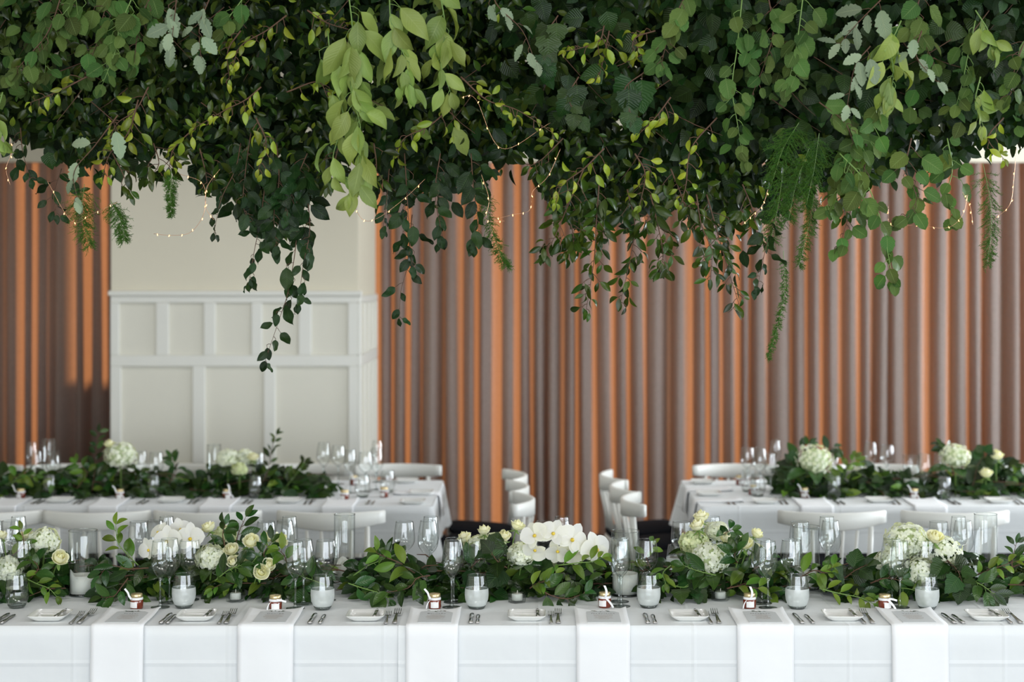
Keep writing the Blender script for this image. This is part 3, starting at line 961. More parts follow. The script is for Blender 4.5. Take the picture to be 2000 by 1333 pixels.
# glasses: (front tall, large behind, medium, tumbler) as pixel x, y of the base
SETS = [  # tall, large, medium, tumbler
    ((-22, 1187), (-12, 1178), (42, 1172), (33, 1187)),
    ((313, 1187), (331, 1178), (370, 1172), (359, 1187)),
    ((577, 1189), (593, 1180), (637, 1173), (630, 1190)),
    ((882, 1187), (886, 1177), (933, 1172), (931, 1189)),
    ((1213, 1185), (1209, 1176), (1263, 1171), (1267, 1187)),
    ((1500, 1188), (1488, 1179), (1546, 1172), (1557, 1189)),
    ((1758, 1187), (1742, 1177), (1805, 1172), (1811, 1190))]
SW = ['at the far left edge'] + ['beside the %s front napkin' % o_ for o_ in ORD]
for i, (a, b, c, d) in enumerate(SETS):
    wine('tall', T(*a), 'tall slim wine glass %s' % SW[i], 'wine glasses on the front table near side')
    wine('large', T(*b), 'wide-bowled wine glass %s' % SW[i], 'wine glasses on the front table near side')
    wine('medium', T(*c), 'wine glass standing right behind the misted tumbler %s' % SW[i], 'wine glasses on the front table near side')
    tumbler(T(*d), ('clear stemless tumbler %s' if i == 0 else 'stemless tumbler of misted cold water %s') % SW[i], 'water tumblers on the front table', i > 0)
# far side of the front table
FAR = [((36, 20, -14)), ((325, 303, 271)), ((565, 556, 520)), ((841, 836, 790)), ((1097, 1096, 1062)), ((1392, 1382, 1331)), ((1615, 1622, 1562)), ((1872, 1881, 1833))]
FO = ['first', 'second', 'third', 'fourth', 'fifth', 'sixth', 'seventh', 'eighth']
for i, (a, b, c) in enumerate(FAR):
    wine('tall', T(a, 1128), 'slim wine glass on the front table far side, %s group from left' % FO[i], 'wine glasses on the front table far side')
    wine('large', T(b, 1134), 'wide wine glass on the front table far side, %s group from left' % FO[i], 'wine glasses on the front table far side')
    wine('medium', T(c, 1128), 'medium wine glass on the front table far side, %s group from left' % FO[i], 'wine glasses on the front table far side')
tumbler(T(1322, 1124), 'stemless tumbler on the far side, left of the rose arrangement', 'water tumblers on the far side')
# candles
vase_candle(T(162, 1162), .053, .243, .085, 'glass cylinder vase with melted candle, leftmost on the front table', 'candle vases on the front table', True, 1)
vase_candle(T(673, 1138), .041, .268, .085, 'tall narrow glass candle vase left of the aisle, front table', 'candle vases on the front table', True, 4)
vase_candle(T(1221, 1163), .053, .243, .075, 'glass candle vase behind the fourth front napkin, centre of table', 'candle vases on the front table', False, 2)
vase_candle(T(1574, 1150), .052, .240, .075, 'glass candle vase right of the rose arrangement, front table', 'candle vases on the front table', True, 3)
vase_candle(T(1925, 1142), .044, .275, .05, 'tall narrow glass candle vase at the right end of the front table', 'candle vases on the front table', False, 5)
tealight(T(460, 1175), 'tealight in hexagonal glass holder, left of the second front napkin', 'tealights', .2)
tealight(T(1010, 1177), 'tealight in hexagonal glass holder, near the centre of the front table', 'tealights', .35)
tealight(T(1407, 1173), 'tealight in hexagonal glass holder, left of the fifth front napkin', 'tealights', .1)

# ------------------------------------------------------------------ rear tables
def rear(items, where, g0):
    for kind, px, py, lab in items:
        p = T(px, py)
        if kind in ('tall', 'large', 'medium'): wine(kind, p, lab + ' on the ' + where, 'wine glasses on the ' + where)
        elif kind == 'tumbler': tumbler(p, lab + ' on the ' + where, 'tumblers on the ' + where, False)
        elif kind == 'jar': jar(p, lab + ' on the ' + where, 'jam jars on the ' + where, (R.choice((0, 1)), R.choice((2, 3, 4))), R.uniform(-.5, .5), R.uniform(-.3, .3))
        elif kind == 'tealight': tealight(p, lab + ' on the ' + where, 'tealights on the ' + where)
        elif kind == 'dish':
            o = obj('bread_dish', DISH, None, Matrix.Translation(p)); tag(o, lab + ' on the ' + where, 'dish', 'bread dishes on the ' + where)
        elif kind == 'fork2':
            for k in (0, 1): fork(p + Vector((.028 * k, 0, .0005)), lab + ', %s one, on the ' % ('left', 'right')[k] + where, 'forks on the ' + where, 0, (.84, 1)[k])
        elif kind == 'knife2':
            for k in (0, 1): knife(p + Vector((.028 * k, 0, .0005)), lab + ', %s one, on the ' % ('left', 'right')[k] + where, 'knives on the ' + where, 0, (.80, .7)[k])
BL = 'rear left table'
rear([
    ('dish', 118, 981, 'white bread dish nearest the left edge'), ('dish', 335, 981, 'white bread dish below the white hydrangea'), ('dish', 563, 982, 'white bread dish right of the middle napkin'),
    ('fork2', 143, 986, 'fork beside the leftmost dish'), ('fork2', 367, 986, 'fork beside the second dish'), ('fork2', 594, 987, 'fork beside the third dish'),
    ('knife2', 62, 986, 'knife right of the leftmost napkin'), ('knife2', 268, 986, 'knife right of the second napkin'), ('knife2', 474, 986, 'knife right of the third napkin'), ('knife2', 716, 987, 'knife right of the fourth napkin'),
    ('jar', 41, 975, 'small jam jar leftmost'), ('jar', 234, 976, 'small jam jar below the hydrangea'), ('jar', 443, 976, 'small jam jar below the candle vase'), ('jar', 673, 978, 'small jam jar near the aisle end'), ('jar', 750, 972, 'dark red jam jar by the end dishes'), ('jar', 691, 948, 'red jam jar behind the glasses'),
    ('tumbler', 97, 972, 'tumbler by the tall vase'), ('tumbler', 300, 972, 'tumbler below the hydrangea'), ('tumbler', 498, 974, 'tumbler left of the tealight'), ('tumbler', 708, 972, 'tumbler near the aisle end'), ('tumbler', 757, 962, 'tumbler nearest the end dishes'),
    ('tall', 72, 967, 'slim wine glass left of the vase'), ('large', 104, 964, 'wide wine glass in front of the vase'), ('tall', 276, 968, 'slim wine glass right of the hydrangea'), ('medium', 305, 962, 'medium wine glass right of the hydrangea'),
    ('large', 472, 968, 'wide wine glass in front of white flowers'), ('medium', 503, 963, 'medium wine glass right of white flowers'),
    ('tall', 684, 964, 'slim wine glass by the red jar'), ('medium', 714, 961, 'medium wine glass behind the end tumbler'), ('large', 632, 944, 'wide wine glass back row left'), ('medium', 661, 946, 'medium wine glass back row middle'), ('tall', 737, 942, 'slim wine glass back row right'), ('large', 735, 957, 'wide wine glass by the end dishes'),
    ('tall', 62, 946, 'slim wine glass back row at left edge'),
    ('tealight', 549, 966, 'tealight in hexagonal holder'),
    ('dish', 806, 984, 'front white dish at the aisle end'), ('dish', 822, 966, 'middle white dish at the aisle end'), ('dish', 795, 943, 'back white dish at the aisle end'),
    ('jar', 20, 949, 'small jam jar in back row at left edge'),
], BL, '')
for k, (a, b) in enumerate(((-28, 34), (172, 232), (388, 453), (627, 692))):
    napkin(((a + b) / 2 - PX) * BT0 / F, (b - a) * BT0 / F, 8.84, BT0 - .004, TZ, .085, 'white napkin over the rear left table edge, %s from left' % ORD[k], 'napkins on the rear left table', 30 + k, .02)
vase_candle(T(95, 957), .036, .285, .07, 'tall glass candle vase on the rear left table, at left', 'rear candle vases', False, 7)
vase_candle(T(418, 965), .038, .272, .09, 'tall glass candle vase on the rear left table, before the column', 'rear candle vases', True, 8)
BR = 'rear right table'
rear([
    ('dish', 1494, 983, 'white bread dish nearest the aisle'), ('dish', 1716, 981, 'white bread dish in the middle'), ('dish', 1950, 982, 'white bread dish at the right edge'),
    ('fork2', 1528, 987, 'fork right of the aisle dish'), ('fork2', 1748, 987, 'fork right of the middle dish'), ('fork2', 1990, 987, 'fork at the right edge'),
    ('knife2', 1640, 987, 'knife right of the first napkin'), ('knife2', 1866, 987, 'knife right of the second napkin'), ('knife2', 1425, 987, 'knife at the aisle corner'),
    ('jar', 1571, 973, 'small jam jar with white ribbon'), ('jar', 1786, 975, 'small jam jar before the candle vase'), ('jar', 1470, 967, 'red jam jar among the glasses'), ('jar', 1445, 948, 'dark red jam jar before the far chair'),
    ('tumbler', 1629, 974, 'tumbler left of the middle'), ('tumbler', 1844, 976, 'tumbler right of the vase'), ('tumbler', 1480, 970, 'tumbler near the aisle'), ('tumbler', 1461, 961, 'tumbler nearest the aisle end'),
    ('large', 1591, 970, 'wide wine glass before the hydrangea'), ('medium', 1624, 965, 'medium wine glass right of the hydrangea'), ('large', 1806, 971, 'wide wine glass right of the vase'), ('medium', 1838, 966, 'medium wine glass left of the right hydrangea'),
    ('tall', 1505, 973, 'slim wine glass near the aisle'), ('large', 1484, 957, 'wide wine glass near the aisle'), ('medium', 1460, 950, 'medium wine glass nearest the aisle'), ('tall', 1514, 941, 'slim wine glass back row near the aisle'),
    ('large', 1700, 943, 'wide wine glass back row left of the vase'), ('medium', 1733, 944, 'medium wine glass back row beside the vase'),
    ('tealight', 1945, 970, 'tealight in hexagonal holder'),
    ('dish', 1384, 968, 'front white dish at the aisle end'), ('dish', 1372, 945, 'back white dish at the aisle end'),
], BR, '')
for k, (a, b) in enumerate(((1562, 1628), (1784, 1849))):
    napkin(((a + b) / 2 - PX) * BT0 / F, (b - a) * BT0 / F, 8.84, BT0 - .004, TZ, .085, 'white napkin over the rear right table edge, %s one' % ('left', 'right')[k], 'napkins on the rear right table', 40 + k, .02)
vase_candle(T(1780, 966), .046, .215, .08, 'glass candle vase in the middle of the rear right table', 'rear candle vases', False, 9)
# napkins at the table ends hang over the short side
def end_napkin(xe, yc, wd, sgn, label):
    prof = [(-.24, .002), (-.245, .009), (-.235, .012), (-.21, .008), (-.12, .0045), (-.01, .0045), (.008, .002), (.014, -.01), (.022, -.06), (.032, -.12)]
    V, Fc = [], []
    for (d, z) in prof:
        for u in (-1, -.5, 0, .5, 1): V.append((xe + sgn * d, yc + u * wd / 2, TZ + z))
    for j in range(len(prof) - 1):
        for i in range(4): Fc.append((j * 5 + i, j * 5 + i + 1, (j + 1) * 5 + i + 1, (j + 1) * 5 + i))
    o = obj('napkin', mesh('napkin', V, Fc, M['napkin']))
    m = o.modifiers.new('thick', 'SOLIDIFY'); m.thickness = .003; m.offset = 0
    tag(o, label, 'napkin', 'napkins at the table ends')
end_napkin(LX1, 9.10, .15, 1, 'white napkin over the aisle end of the rear left table')
end_napkin(RX0, 8.80, .13, -1, 'white napkin over the aisle end of the rear right table, nearer one')
end_napkin(RX0, 9.25, .13, -1, 'white napkin over the aisle end of the rear right table, farther one')
# ------------------------------------------------------------------ leaves
def leaf_tpl(W, p, q, nl, na=2, fold=.25, curl=.5, lobes=0, serr=0.0, wave=0.0, point=0.0, twist=0.0):
    """unit-length leaf along +Y, upper face +Z; na columns per half"""
    V, UV, Fc = [], [], []
    y = z = 0.0
    cols = 2 * na + 1
    for j in range(nl + 1):
        t = j / nl
        th = curl * (t - .15)
        if j:
            y += math.cos(th) / nl; z -= math.sin(th) / nl
        wd = W * max(0.0, math.sin(PI * min(1, max(0, t)) ** p)) ** q
        if lobes: wd *= .62 + .38 * abs(math.sin(lobes * PI * t)) ** .6
        if serr and 0 < j < nl: wd *= 1 + serr * (1 if j % 2 else -1)
        if j in (0, nl): wd = max(wd, .004)
        for i in range(cols):
            u = -1 + 2 * i / (cols - 1)
            x = u * wd
            zz = z + abs(u) * wd * fold + wave * math.sin(t * 9 + (2 if u > 0 else 0)) * abs(u) * .5
            V.append((x, y - abs(u) * wd * math.sin(th) * 0, zz)); UV.append((.5 + .5 * u, t))
    for j in range(nl):
        for i in range(cols - 1):
            a = j * cols + i
            Fc.append((a, a + 1, a + cols + 1, a + cols))
    return V, Fc, UV

TPL = {  # several shapes per species; the last entries are coarser for the joined mass
    'alder': [leaf_tpl(.40, .82, .62, 9, 1, .18, c, serr=.05, wave=.05) for c in (.35, .7, .1)],
    'small': [leaf_tpl(.21, .95, .85, 6, 1, f, c) for f, c in ((.35, .6), (.6, 1.0), (.25, .2))],
    'young': [leaf_tpl(.22, .95, .85, 6, 1, f, c) for f, c in ((.55, 1.0), (.8, 1.4), (.4, .6))],
    'lime': [leaf_tpl(.24, .90, 1.05, 8, 1, f, c, wave=.08) for f, c in ((.5, 1.0), (.9, 1.6), (.3, .4), (-.5, .7))],
    'oak': [leaf_tpl(.30, .92, .7, 16, 1, .12, c, lobes=6) for c in (.3, .7)],
    'ivy': [leaf_tpl(.46, .55, .85, 8, 1, .15, c, serr=.10) for c in (.4, .9)],
    'vine': [leaf_tpl(.29, .85, .75, 8, 1, .2, c, wave=.14) for c in (.3, .8, -.3)],
    'glossy': [leaf_tpl(.24, .92, .78, 7, 1, f, c) for f, c in ((.3, .6), (.45, 1.0), (.2, .1))],
    'bright': [leaf_tpl(.22, .92, .8, 7, 1, f, c) for f, c in ((.4, .7), (.55, 1.2))],
}
COARSE = {
    'alder': leaf_tpl(.40, .82, .62, 5, 1, .2, .5), 'small': leaf_tpl(.21, .95, .85, 4, 1, .4, .7), 'young': leaf_tpl(.22, .95, .85, 4, 1, .55, 1.0),
    'lime': leaf_tpl(.25, .88, .85, 5, 1, .45, .8), 'vine': leaf_tpl(.29, .85, .75, 5, 1, .2, .5), 'ivy': leaf_tpl(.44, .55, .85, 5, 1, .15, .5),
    'glossy': leaf_tpl(.24, .92, .78, 5, 1, .3, .7), 'bright': leaf_tpl(.22, .92, .8, 5, 1, .4, .8),
}
LEAF = {k: [mesh('leaf', v, f, M[k], True, u) for v, f, u in lst] for k, lst in TPL.items()}

def frame(d, nrm):
    d = d.normalized()
    x = d.cross(nrm)
    if x.length < 1e-4: x = d.cross(Vector((.3, .5, .8)))
    x.normalize(); n_ = x.cross(d).normalized()
    return Matrix((x, d, n_)).transposed()

def leafM(pos, d, nrm, size):
    m = (frame(d, nrm) * size).to_4x4(); m.translation = pos
    return m

def branch(name, pts, sp, n, size, label, group, cat='branch', facing=(0, -1, .55), seed=0, spread=1.0, droop=.35, pairs=False,
           whorl=False, stem_r=.0022, stem_mat='twig', start=.08, fjit=.55, tipleaf=True, sizes=(1.1, .7), lat=.0):
    """a leafy branch: stem tube and single leaves"""
    r = random.Random(seed * 77 + 5)
    line = spline(pts, 22)
    root = thing(name, line[0], label, cat, group)
    inv = Matrix.Translation(-line[0])
    st = MB().tube(line, [stem_r * (1.25 - .85 * i / 21) for i in range(22)], 5)
    fac0 = Vector(facing)
    jobs = []
    k = 0
    while k < n:
        t = start + (1 - start) * (k + r.uniform(-.25, .25)) / max(1, n - 1)
        t = min(1, max(0, t)); f = t * 21; i = min(20, int(f))
        p = line[i].lerp(line[i + 1], f - i); tan = (line[i + 1] - line[i]).normalized()
        signs = (1, -1) if pairs else ((1,) if k % 2 else (-1,))
        if whorl: signs = (1, -1, .35, -.4)
        if lat and r.random() < .7:      # leaves on a short side twig
            sd = tan.cross(fac0)
            if sd.length > .05:
                tw = (sd.normalized() * r.choice((-1, 1)) + tan * r.uniform(.1, .9) + Vector((0, r.uniform(-.4, .4), -.2))).normalized() * lat * r.uniform(.3, 1.0) * (1.1 - .7 * t)
                st.tube([p, p + tw * .5 + Vector((0, 0, .003)), p + tw], stem_r * .6, 4, False)
                p = p + tw; tan = (tan + tw.normalized() * .8).normalized()
        for sg in signs:
            if k >= n: break
            fac = (fac0 + Vector((r.gauss(0, fjit), r.gauss(0, fjit * .6), r.gauss(0, fjit)))).normalized()
            side = tan.cross(fac)
            if side.length < .05: side = Vector((1, 0, 0))
            side.normalize()
            ang = r.uniform(.55, 1.15) * spread
            d = tan * math.cos(ang) + side * sg * math.sin(ang) + Vector((0, 0, -1)) * droop * r.uniform(.4, 1.4) + fac * r.uniform(-.25, .3)
            sz = size * (sizes[0] + (sizes[1] - sizes[0]) * t) * r.uniform(.75, 1.2)
            pet = sz * r.uniform(.05, .22)
            p2 = p + d.normalized() * pet
            st.tube([p, p2], stem_r * .5, 4, False)
            jobs.append((p2, d, fac, sz))
            k += 1
    if tipleaf:
        tan = (line[21] - line[19]).normalized()
        jobs.append((line[21], tan + Vector((0, 0, -.1)), (fac0 + Vector((r.gauss(0, .3), 0, r.gauss(0, .3)))), size * sizes[1]))
    st.build('stem', M[stem_mat], root, inv, True)
    for p, d, fac, sz in jobs:
        obj('leaf', r.choice(LEAF[sp]), root, inv @ leafM(p, d, fac, sz))
    return root

class Mass:
    """many leaves joined into one mesh, for foliage too dense to pick apart"""
    def __init__(s): s.V = []; s.F = []; s.UV = []; s.MI = []; s.n = 0; s.mats = []
    def leaf(s, sp, pos, d, nrm, size):
        v, f, u = COARSE[sp]
        m = np.array(frame(d, nrm)) * size
        s.V.append(np.asarray(v) @ m.T + np.array(pos)); s.UV.append(np.asarray(u))
        s.F.append(np.asarray(f) + s.n); s.n += len(v)
        if sp not in s.mats: s.mats.append(sp)
        s.MI.append(np.full(len(f), s.mats.index(sp), dtype=np.int32))
    def raw(s, v, f, mat):
        s.V.append(np.asarray(v, dtype=float)); s.UV.append(np.zeros((len(v), 2)) + .3)
        s.F.append(np.asarray(f) + s.n); s.n += len(v)
        if mat not in s.mats: s.mats.append(mat)
        s.MI.append(np.full(len(f), s.mats.index(mat), dtype=np.int32))
    def build(s, name, parent=None):
        V = np.vstack(s.V); Fq = np.vstack(s.F); UV = np.vstack(s.UV); MI = np.concatenate(s.MI)
        me = bpy.data.meshes.new(name)
        me.vertices.add(len(V)); me.vertices.foreach_set('co', V.astype(np.float32).ravel())
        me.loops.add(Fq.size); me.loops.foreach_set('vertex_index', Fq.astype(np.int32).ravel())
        me.polygons.add(len(Fq)); me.polygons.foreach_set('loop_start', np.arange(0, Fq.size, 4, dtype=np.int32))
        me.update(calc_edges=True)
        for k in s.mats: me.materials.append(M[k])
        me.polygons.foreach_set('material_index', MI)
        me.polygons.foreach_set('use_smooth', np.ones(len(Fq), dtype=bool))
        lay = me.uv_layers.new(name='UVMap')
        lay.data.foreach_set('uv', UV[Fq.ravel()].astype(np.float32).ravel())
        me.validate(); me.update()
        return obj(name, me, parent)

# ------------------------------------------------------------------ hanging greenery: the dense body
CONT = [(-200, 300), (0, 275), (60, 285), (110, 330), (150, 365), (215, 330), (300, 320), (360, 330), (430, 400), (480, 450), (560, 470), (605, 420), (640, 350), (700, 325), (740, 390),
        (800, 400), (860, 400), (900, 370), (960, 370), (1000, 320), (1040, 300), (1075, 420), (1150, 465), (1200, 450), (1260, 455), (1300, 425), (1370, 425), (1420, 475), (1480, 440),
        (1520, 440), (1560, 400), (1620, 400), (1680, 395), (1720, 370), (1760, 350), (1800, 340), (1850, 340), (1900, 310), (1950, 300), (2000, 280), (2200, 290)]
def contour(px):
    for (a, b), (c, d) in zip(CONT[:-1], CONT[1:]):
        if a <= px <= c: return b + (d - b) * (px - a) / (c - a)
    return 290
mass = Mass()
r = random.Random(99)
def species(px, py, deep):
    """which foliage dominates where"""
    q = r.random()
    if deep > .5: return 'vine' if q < .4 else ('ivy' if q < .6 else 'small')  # darker leaf colours deep inside stand in for shade
    if px < 330 and py < 190: return 'alder' if q < .2 else 'small'
    if 420 < px < 640 and py > 300: return 'vine' if q < .85 else 'small'
    if 640 < px < 900 and py < 260: return 'lime' if q < .08 else ('small' if q < .6 else 'vine')
    if 980 < px < 1260 and py < 220: return 'ivy' if q < .6 else 'small'
    if 1300 < px < 1620 and py < 300: return 'alder' if q < .12 else ('ivy' if q < .6 else 'vine')
    if px > 1620 and py > 200: return 'alder' if q < .25 else 'vine'
    if px > 1620: return 'alder' if q < .12 else ('ivy' if q < .6 else 'vine')
    if 740 < px < 980 and py > 280: return 'vine' if q < .8 else 'small'
    return 'small' if q < .80 else ('young' if q < .84 else 'vine')
SIZE = {'alder': .060, 'small': .048, 'young': .046, 'lime': .105, 'ivy': .075, 'vine': .062}
for k in range(24000):
    px = r.uniform(-180, 2180)
    ct = contour(px)
    py = ct - abs(r.gauss(0, 1)) * 45 - r.random() ** .9 * (ct + 190) + r.gauss(0, 16)
    if py > ct + 40: continue
    depth = r.random() ** .62
    edge = min(1, max(0.12, (ct - py) / 170.0))
    Y = 6.14 + (depth - .33) * 1.35 * (.2 + .8 * edge)
    pos = P(px, py, Y)
    # keep the underside from hanging lower for deeper leaves
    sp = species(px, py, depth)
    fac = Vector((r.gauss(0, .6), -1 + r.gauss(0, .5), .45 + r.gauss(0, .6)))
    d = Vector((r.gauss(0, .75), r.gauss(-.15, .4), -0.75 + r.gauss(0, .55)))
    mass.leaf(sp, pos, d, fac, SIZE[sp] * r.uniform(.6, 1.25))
# the back of the body, large leaves closing the gaps
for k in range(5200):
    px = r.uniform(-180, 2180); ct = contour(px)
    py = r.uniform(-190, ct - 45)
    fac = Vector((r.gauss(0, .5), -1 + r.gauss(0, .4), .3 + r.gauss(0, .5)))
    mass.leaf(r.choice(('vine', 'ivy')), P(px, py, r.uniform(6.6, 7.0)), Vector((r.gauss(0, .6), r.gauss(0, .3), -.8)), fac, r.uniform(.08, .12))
# twigs inside the body
for k in range(60):
    px = r.uniform(-50, 2050); ct = contour(px)
    py = r.uniform(-60, ct - 110)
    a = P(px, py, r.uniform(5.75, 6.2)); L_ = r.uniform(.12, .26)
    dirv = Vector((r.choice((-1, 1)) * r.uniform(.4, 1), r.uniform(-.3, .3), -r.uniform(.1, .9))).normalized()
    tb = MB().tube([a, a + dirv * L_ * .5 + Vector((0, 0, -.01)), a + dirv * L_ + Vector((0, 0, -.05 * L_))], [.0022, .0017, .0008], 4, False)
    mass.raw(tb.v, tb.f, 'twig')
body = mass.build('greenery_body')
tag(body, 'dense mixed green foliage hanging from the ceiling above the front table', 'foliage', None, 'stuff')

# the suspended trellis the foliage is tied to
fr = thing('hanging_trellis', (0, 6.3, 3.12), 'wooden trellis hung from the ceiling inside the greenery', 'trellis')
iv = Matrix.Translation((0, -6.3, -3.12))
for y in (6.05, 6.55): MB().box(-2.7, 2.9, y - .02, y + .02, 3.10, 3.14).build('batten', M['wood'], fr, iv)
for x in (-2.4, -.8, .8, 2.4):
    MB().box(x - .02, x + .02, 5.95, 6.65, 3.14, 3.18).build('crosspiece', M['wood'], fr, iv)
    MB().tube([(x, 6.3, 3.18), (x, 6.3, ROOM_H)], .003, 5).build('hanging_wire', M['steel'], fr, iv)

# ------------------------------------------------------------------ hanging greenery: the branches one can pick out
def hang(pxs, Y, sp, n, size, label, group, seed, **kw):
    Ys = Y if isinstance(Y, (list, tuple)) else [Y] * len(pxs)
    pts = [P(a, b, y) for (a, b), y in zip(pxs, Ys)]
    return branch(kw.pop('name', 'hanging_branch'), pts, sp, n, size, label, group, seed=seed, **kw)
GA = 'ribbed round-leaf branches'
al = [([(125, -25), (95, 60), (55, 110), (20, 150)], 12, 'ribbed green leaf branch at the extreme upper left'),
      ([(175, -30), (130, 20), (95, 70), (88, 140)], 12, 'ribbed green leaf branch, second from the upper left corner'),
      ([(230, -30), (205, 20), (190, 80), (165, 150)], 14, 'ribbed green leaf branch hanging left of the grey oak leaves'),
      ([(265, -20), (235, 50), (225, 100), (200, 165)], 14, 'ribbed green leaf branch with the lowest round leaves at upper left'),
      ([(300, -20), (278, 30), (268, 70), (262, 125)], 9, 'short ribbed green branch touching the left oak sprig'),
      ([(480, -10), (450, 30), (420, 70), (392, 95)], 10, 'ribbed leaf branch between the left oak sprig and yellow leaves'),
      ([(1345, -20), (1315, 40), (1300, 90), (1292, 125)], 11, 'ribbed green branch at the top, right of centre'),
      ([(1450, -10), (1440, 90), (1430, 170), (1440, 240), (1452, 312)], 13, 'long ribbed leaf branch hanging at the right centre with round leaves'),
      ([(1500, -10), (1510, 60), (1495, 120), (1465, 195)], 11, 'ribbed leaf branch just left of the fern-dark gap'),
      ([(1570, -20), (1560, 60), (1550, 120), (1538, 165)], 11, 'ribbed leaf branch left of the right oak sprig'),
      ([(1800, -20), (1790, 30), (1800, 70), (1825, 125)], 10, 'ribbed leaf branch between right oak and lime sprigs'),
      ([(1905, 40), (1890, 110), (1880, 160), (1868, 205)], 9, 'ribbed leaf branch under the upper right corner'),
      ([(2010, 60), (1990, 110), (1975, 160), (1965, 195)], 9, 'ribbed leaf branch at the right edge, upper part'),
      ([(1730, 175), (1700, 250), (1665, 310), (1640, 370), (1612, 405)], 18, 'ribbed leaf branch forming the lower right fringe, bright green'),
      ([(1690, 250), (1690, 320), (1668, 390), (1640, 480)], 15, 'ribbed leaf branch hanging low before the right curtain'),
      ([(1640, 300), (1690, 355), (1720, 430), (1735, 500), (1745, 552)], 13, 'trailing ribbed leaf branch with small leaves at its tip, lower right'),
      ([(1780, 270), (1770, 330), (1790, 390), (1760, 430)], 10, 'dark ribbed leaf branch at the right fringe'),
      ([(1850, 270), (1860, 330), (1850, 380), (1862, 425)], 9, 'dark ribbed leaf branch hanging near fairy lights at right'),
      ([(1600, 200), (1650, 240), (1670, 290)], 9, 'ribbed leaf sprig below the right oak leaves')]
for i, (pt, nn, lab) in enumerate(al):
    hang(pt, 5.62 + .05 * (i % 3), 'alder', int(nn * 1.4), .070, lab, GA, 100 + i, droop=.55, fjit=.5, lat=.05, stem_mat='greenstem' if i % 2 else 'twig')
GL = 'large lime-green leaf branches'
li = [([(680, -20), (690, 80), (685, 170), (705, 260), (690, 370)], 28, .140, 'long hanging branch of large lime leaves left of centre'),
      ([(640, 60), (650, 150), (670, 230), (650, 320), (700, 365)], 16, .125, 'lime leaf branch reaching down to the column edge'),
      ([(760, -20), (765, 50), (790, 110), (800, 165)], 17, .118, 'large lime leaf branch at top centre, curled leaves'),
      ([(860, -10), (870, 60), (860, 120), (880, 180)], 14, .118, 'large lime leaf branch right of the curled lime leaves'),
      ([(1760, 40), (1740, 90), (1745, 140), (1740, 185)], 15, .112, 'large lime leaf branch below the right oak leaves'),
      ([(1905, 20), (1930, 60), (1935, 90)], 7, .085, 'lime leaf sprig near the upper right corner'),
      ([(1915, 150), (1905, 200), (1920, 245)], 8, .075, 'lime leaf sprig at the right edge, middle'),
      ([(5, 180), (-5, 230), (10, 275)], 6, .09, 'lime leaf sprig at the left edge')]
for i, (pt, nn, sz, lab) in enumerate(li):
    hang(pt, 5.58 + .04 * (i % 2), 'lime', nn, sz, lab, GL, 200 + i, droop=.8, spread=.85, fjit=.8, lat=.04, stem_mat='greenstem')
GO = 'grey-green oak sprigs'
oa = [([(345, -5), (340, 40), (335, 85)], 7, .085, 'grey oak-leaf sprig at upper left'),
      ([(410, -5), (390, 50), (392, 110)], 8, .085, 'grey oak-leaf sprig right of the other one, upper left'),
      ([(1720, 0), (1680, 40), (1640, 85)], 8, .092, 'pale oak-leaf sprig at upper right'),
      ([(1700, 90), (1670, 130), (1655, 205)], 7, .085, 'pale oak-leaf sprig hanging below the first, upper right'),
      ([(230, 225), (185, 285), (145, 335), (150, 385)], 5, .085, 'blue-green oak-leaf sprig at the lower left, before the dark curtain'),
      ([(960, -15), (975, 15), (1020, 60), (1045, 120)], 8, .07, 'oak-leaf sprig at top centre'),
      ([(1800, 60), (1790, 110), (1830, 160)], 5, .075, 'oak-leaf sprig behind the right lime leaves')]
for i, (pt, nn, sz, lab) in enumerate(oa):
    hang(pt, 5.57 + .03 * (i % 3), 'oak', nn, sz, lab, GO, 300 + i, droop=.5, fjit=.5, spread=.9, lat=.035)
GY = 'yellow-green young leaf twigs'
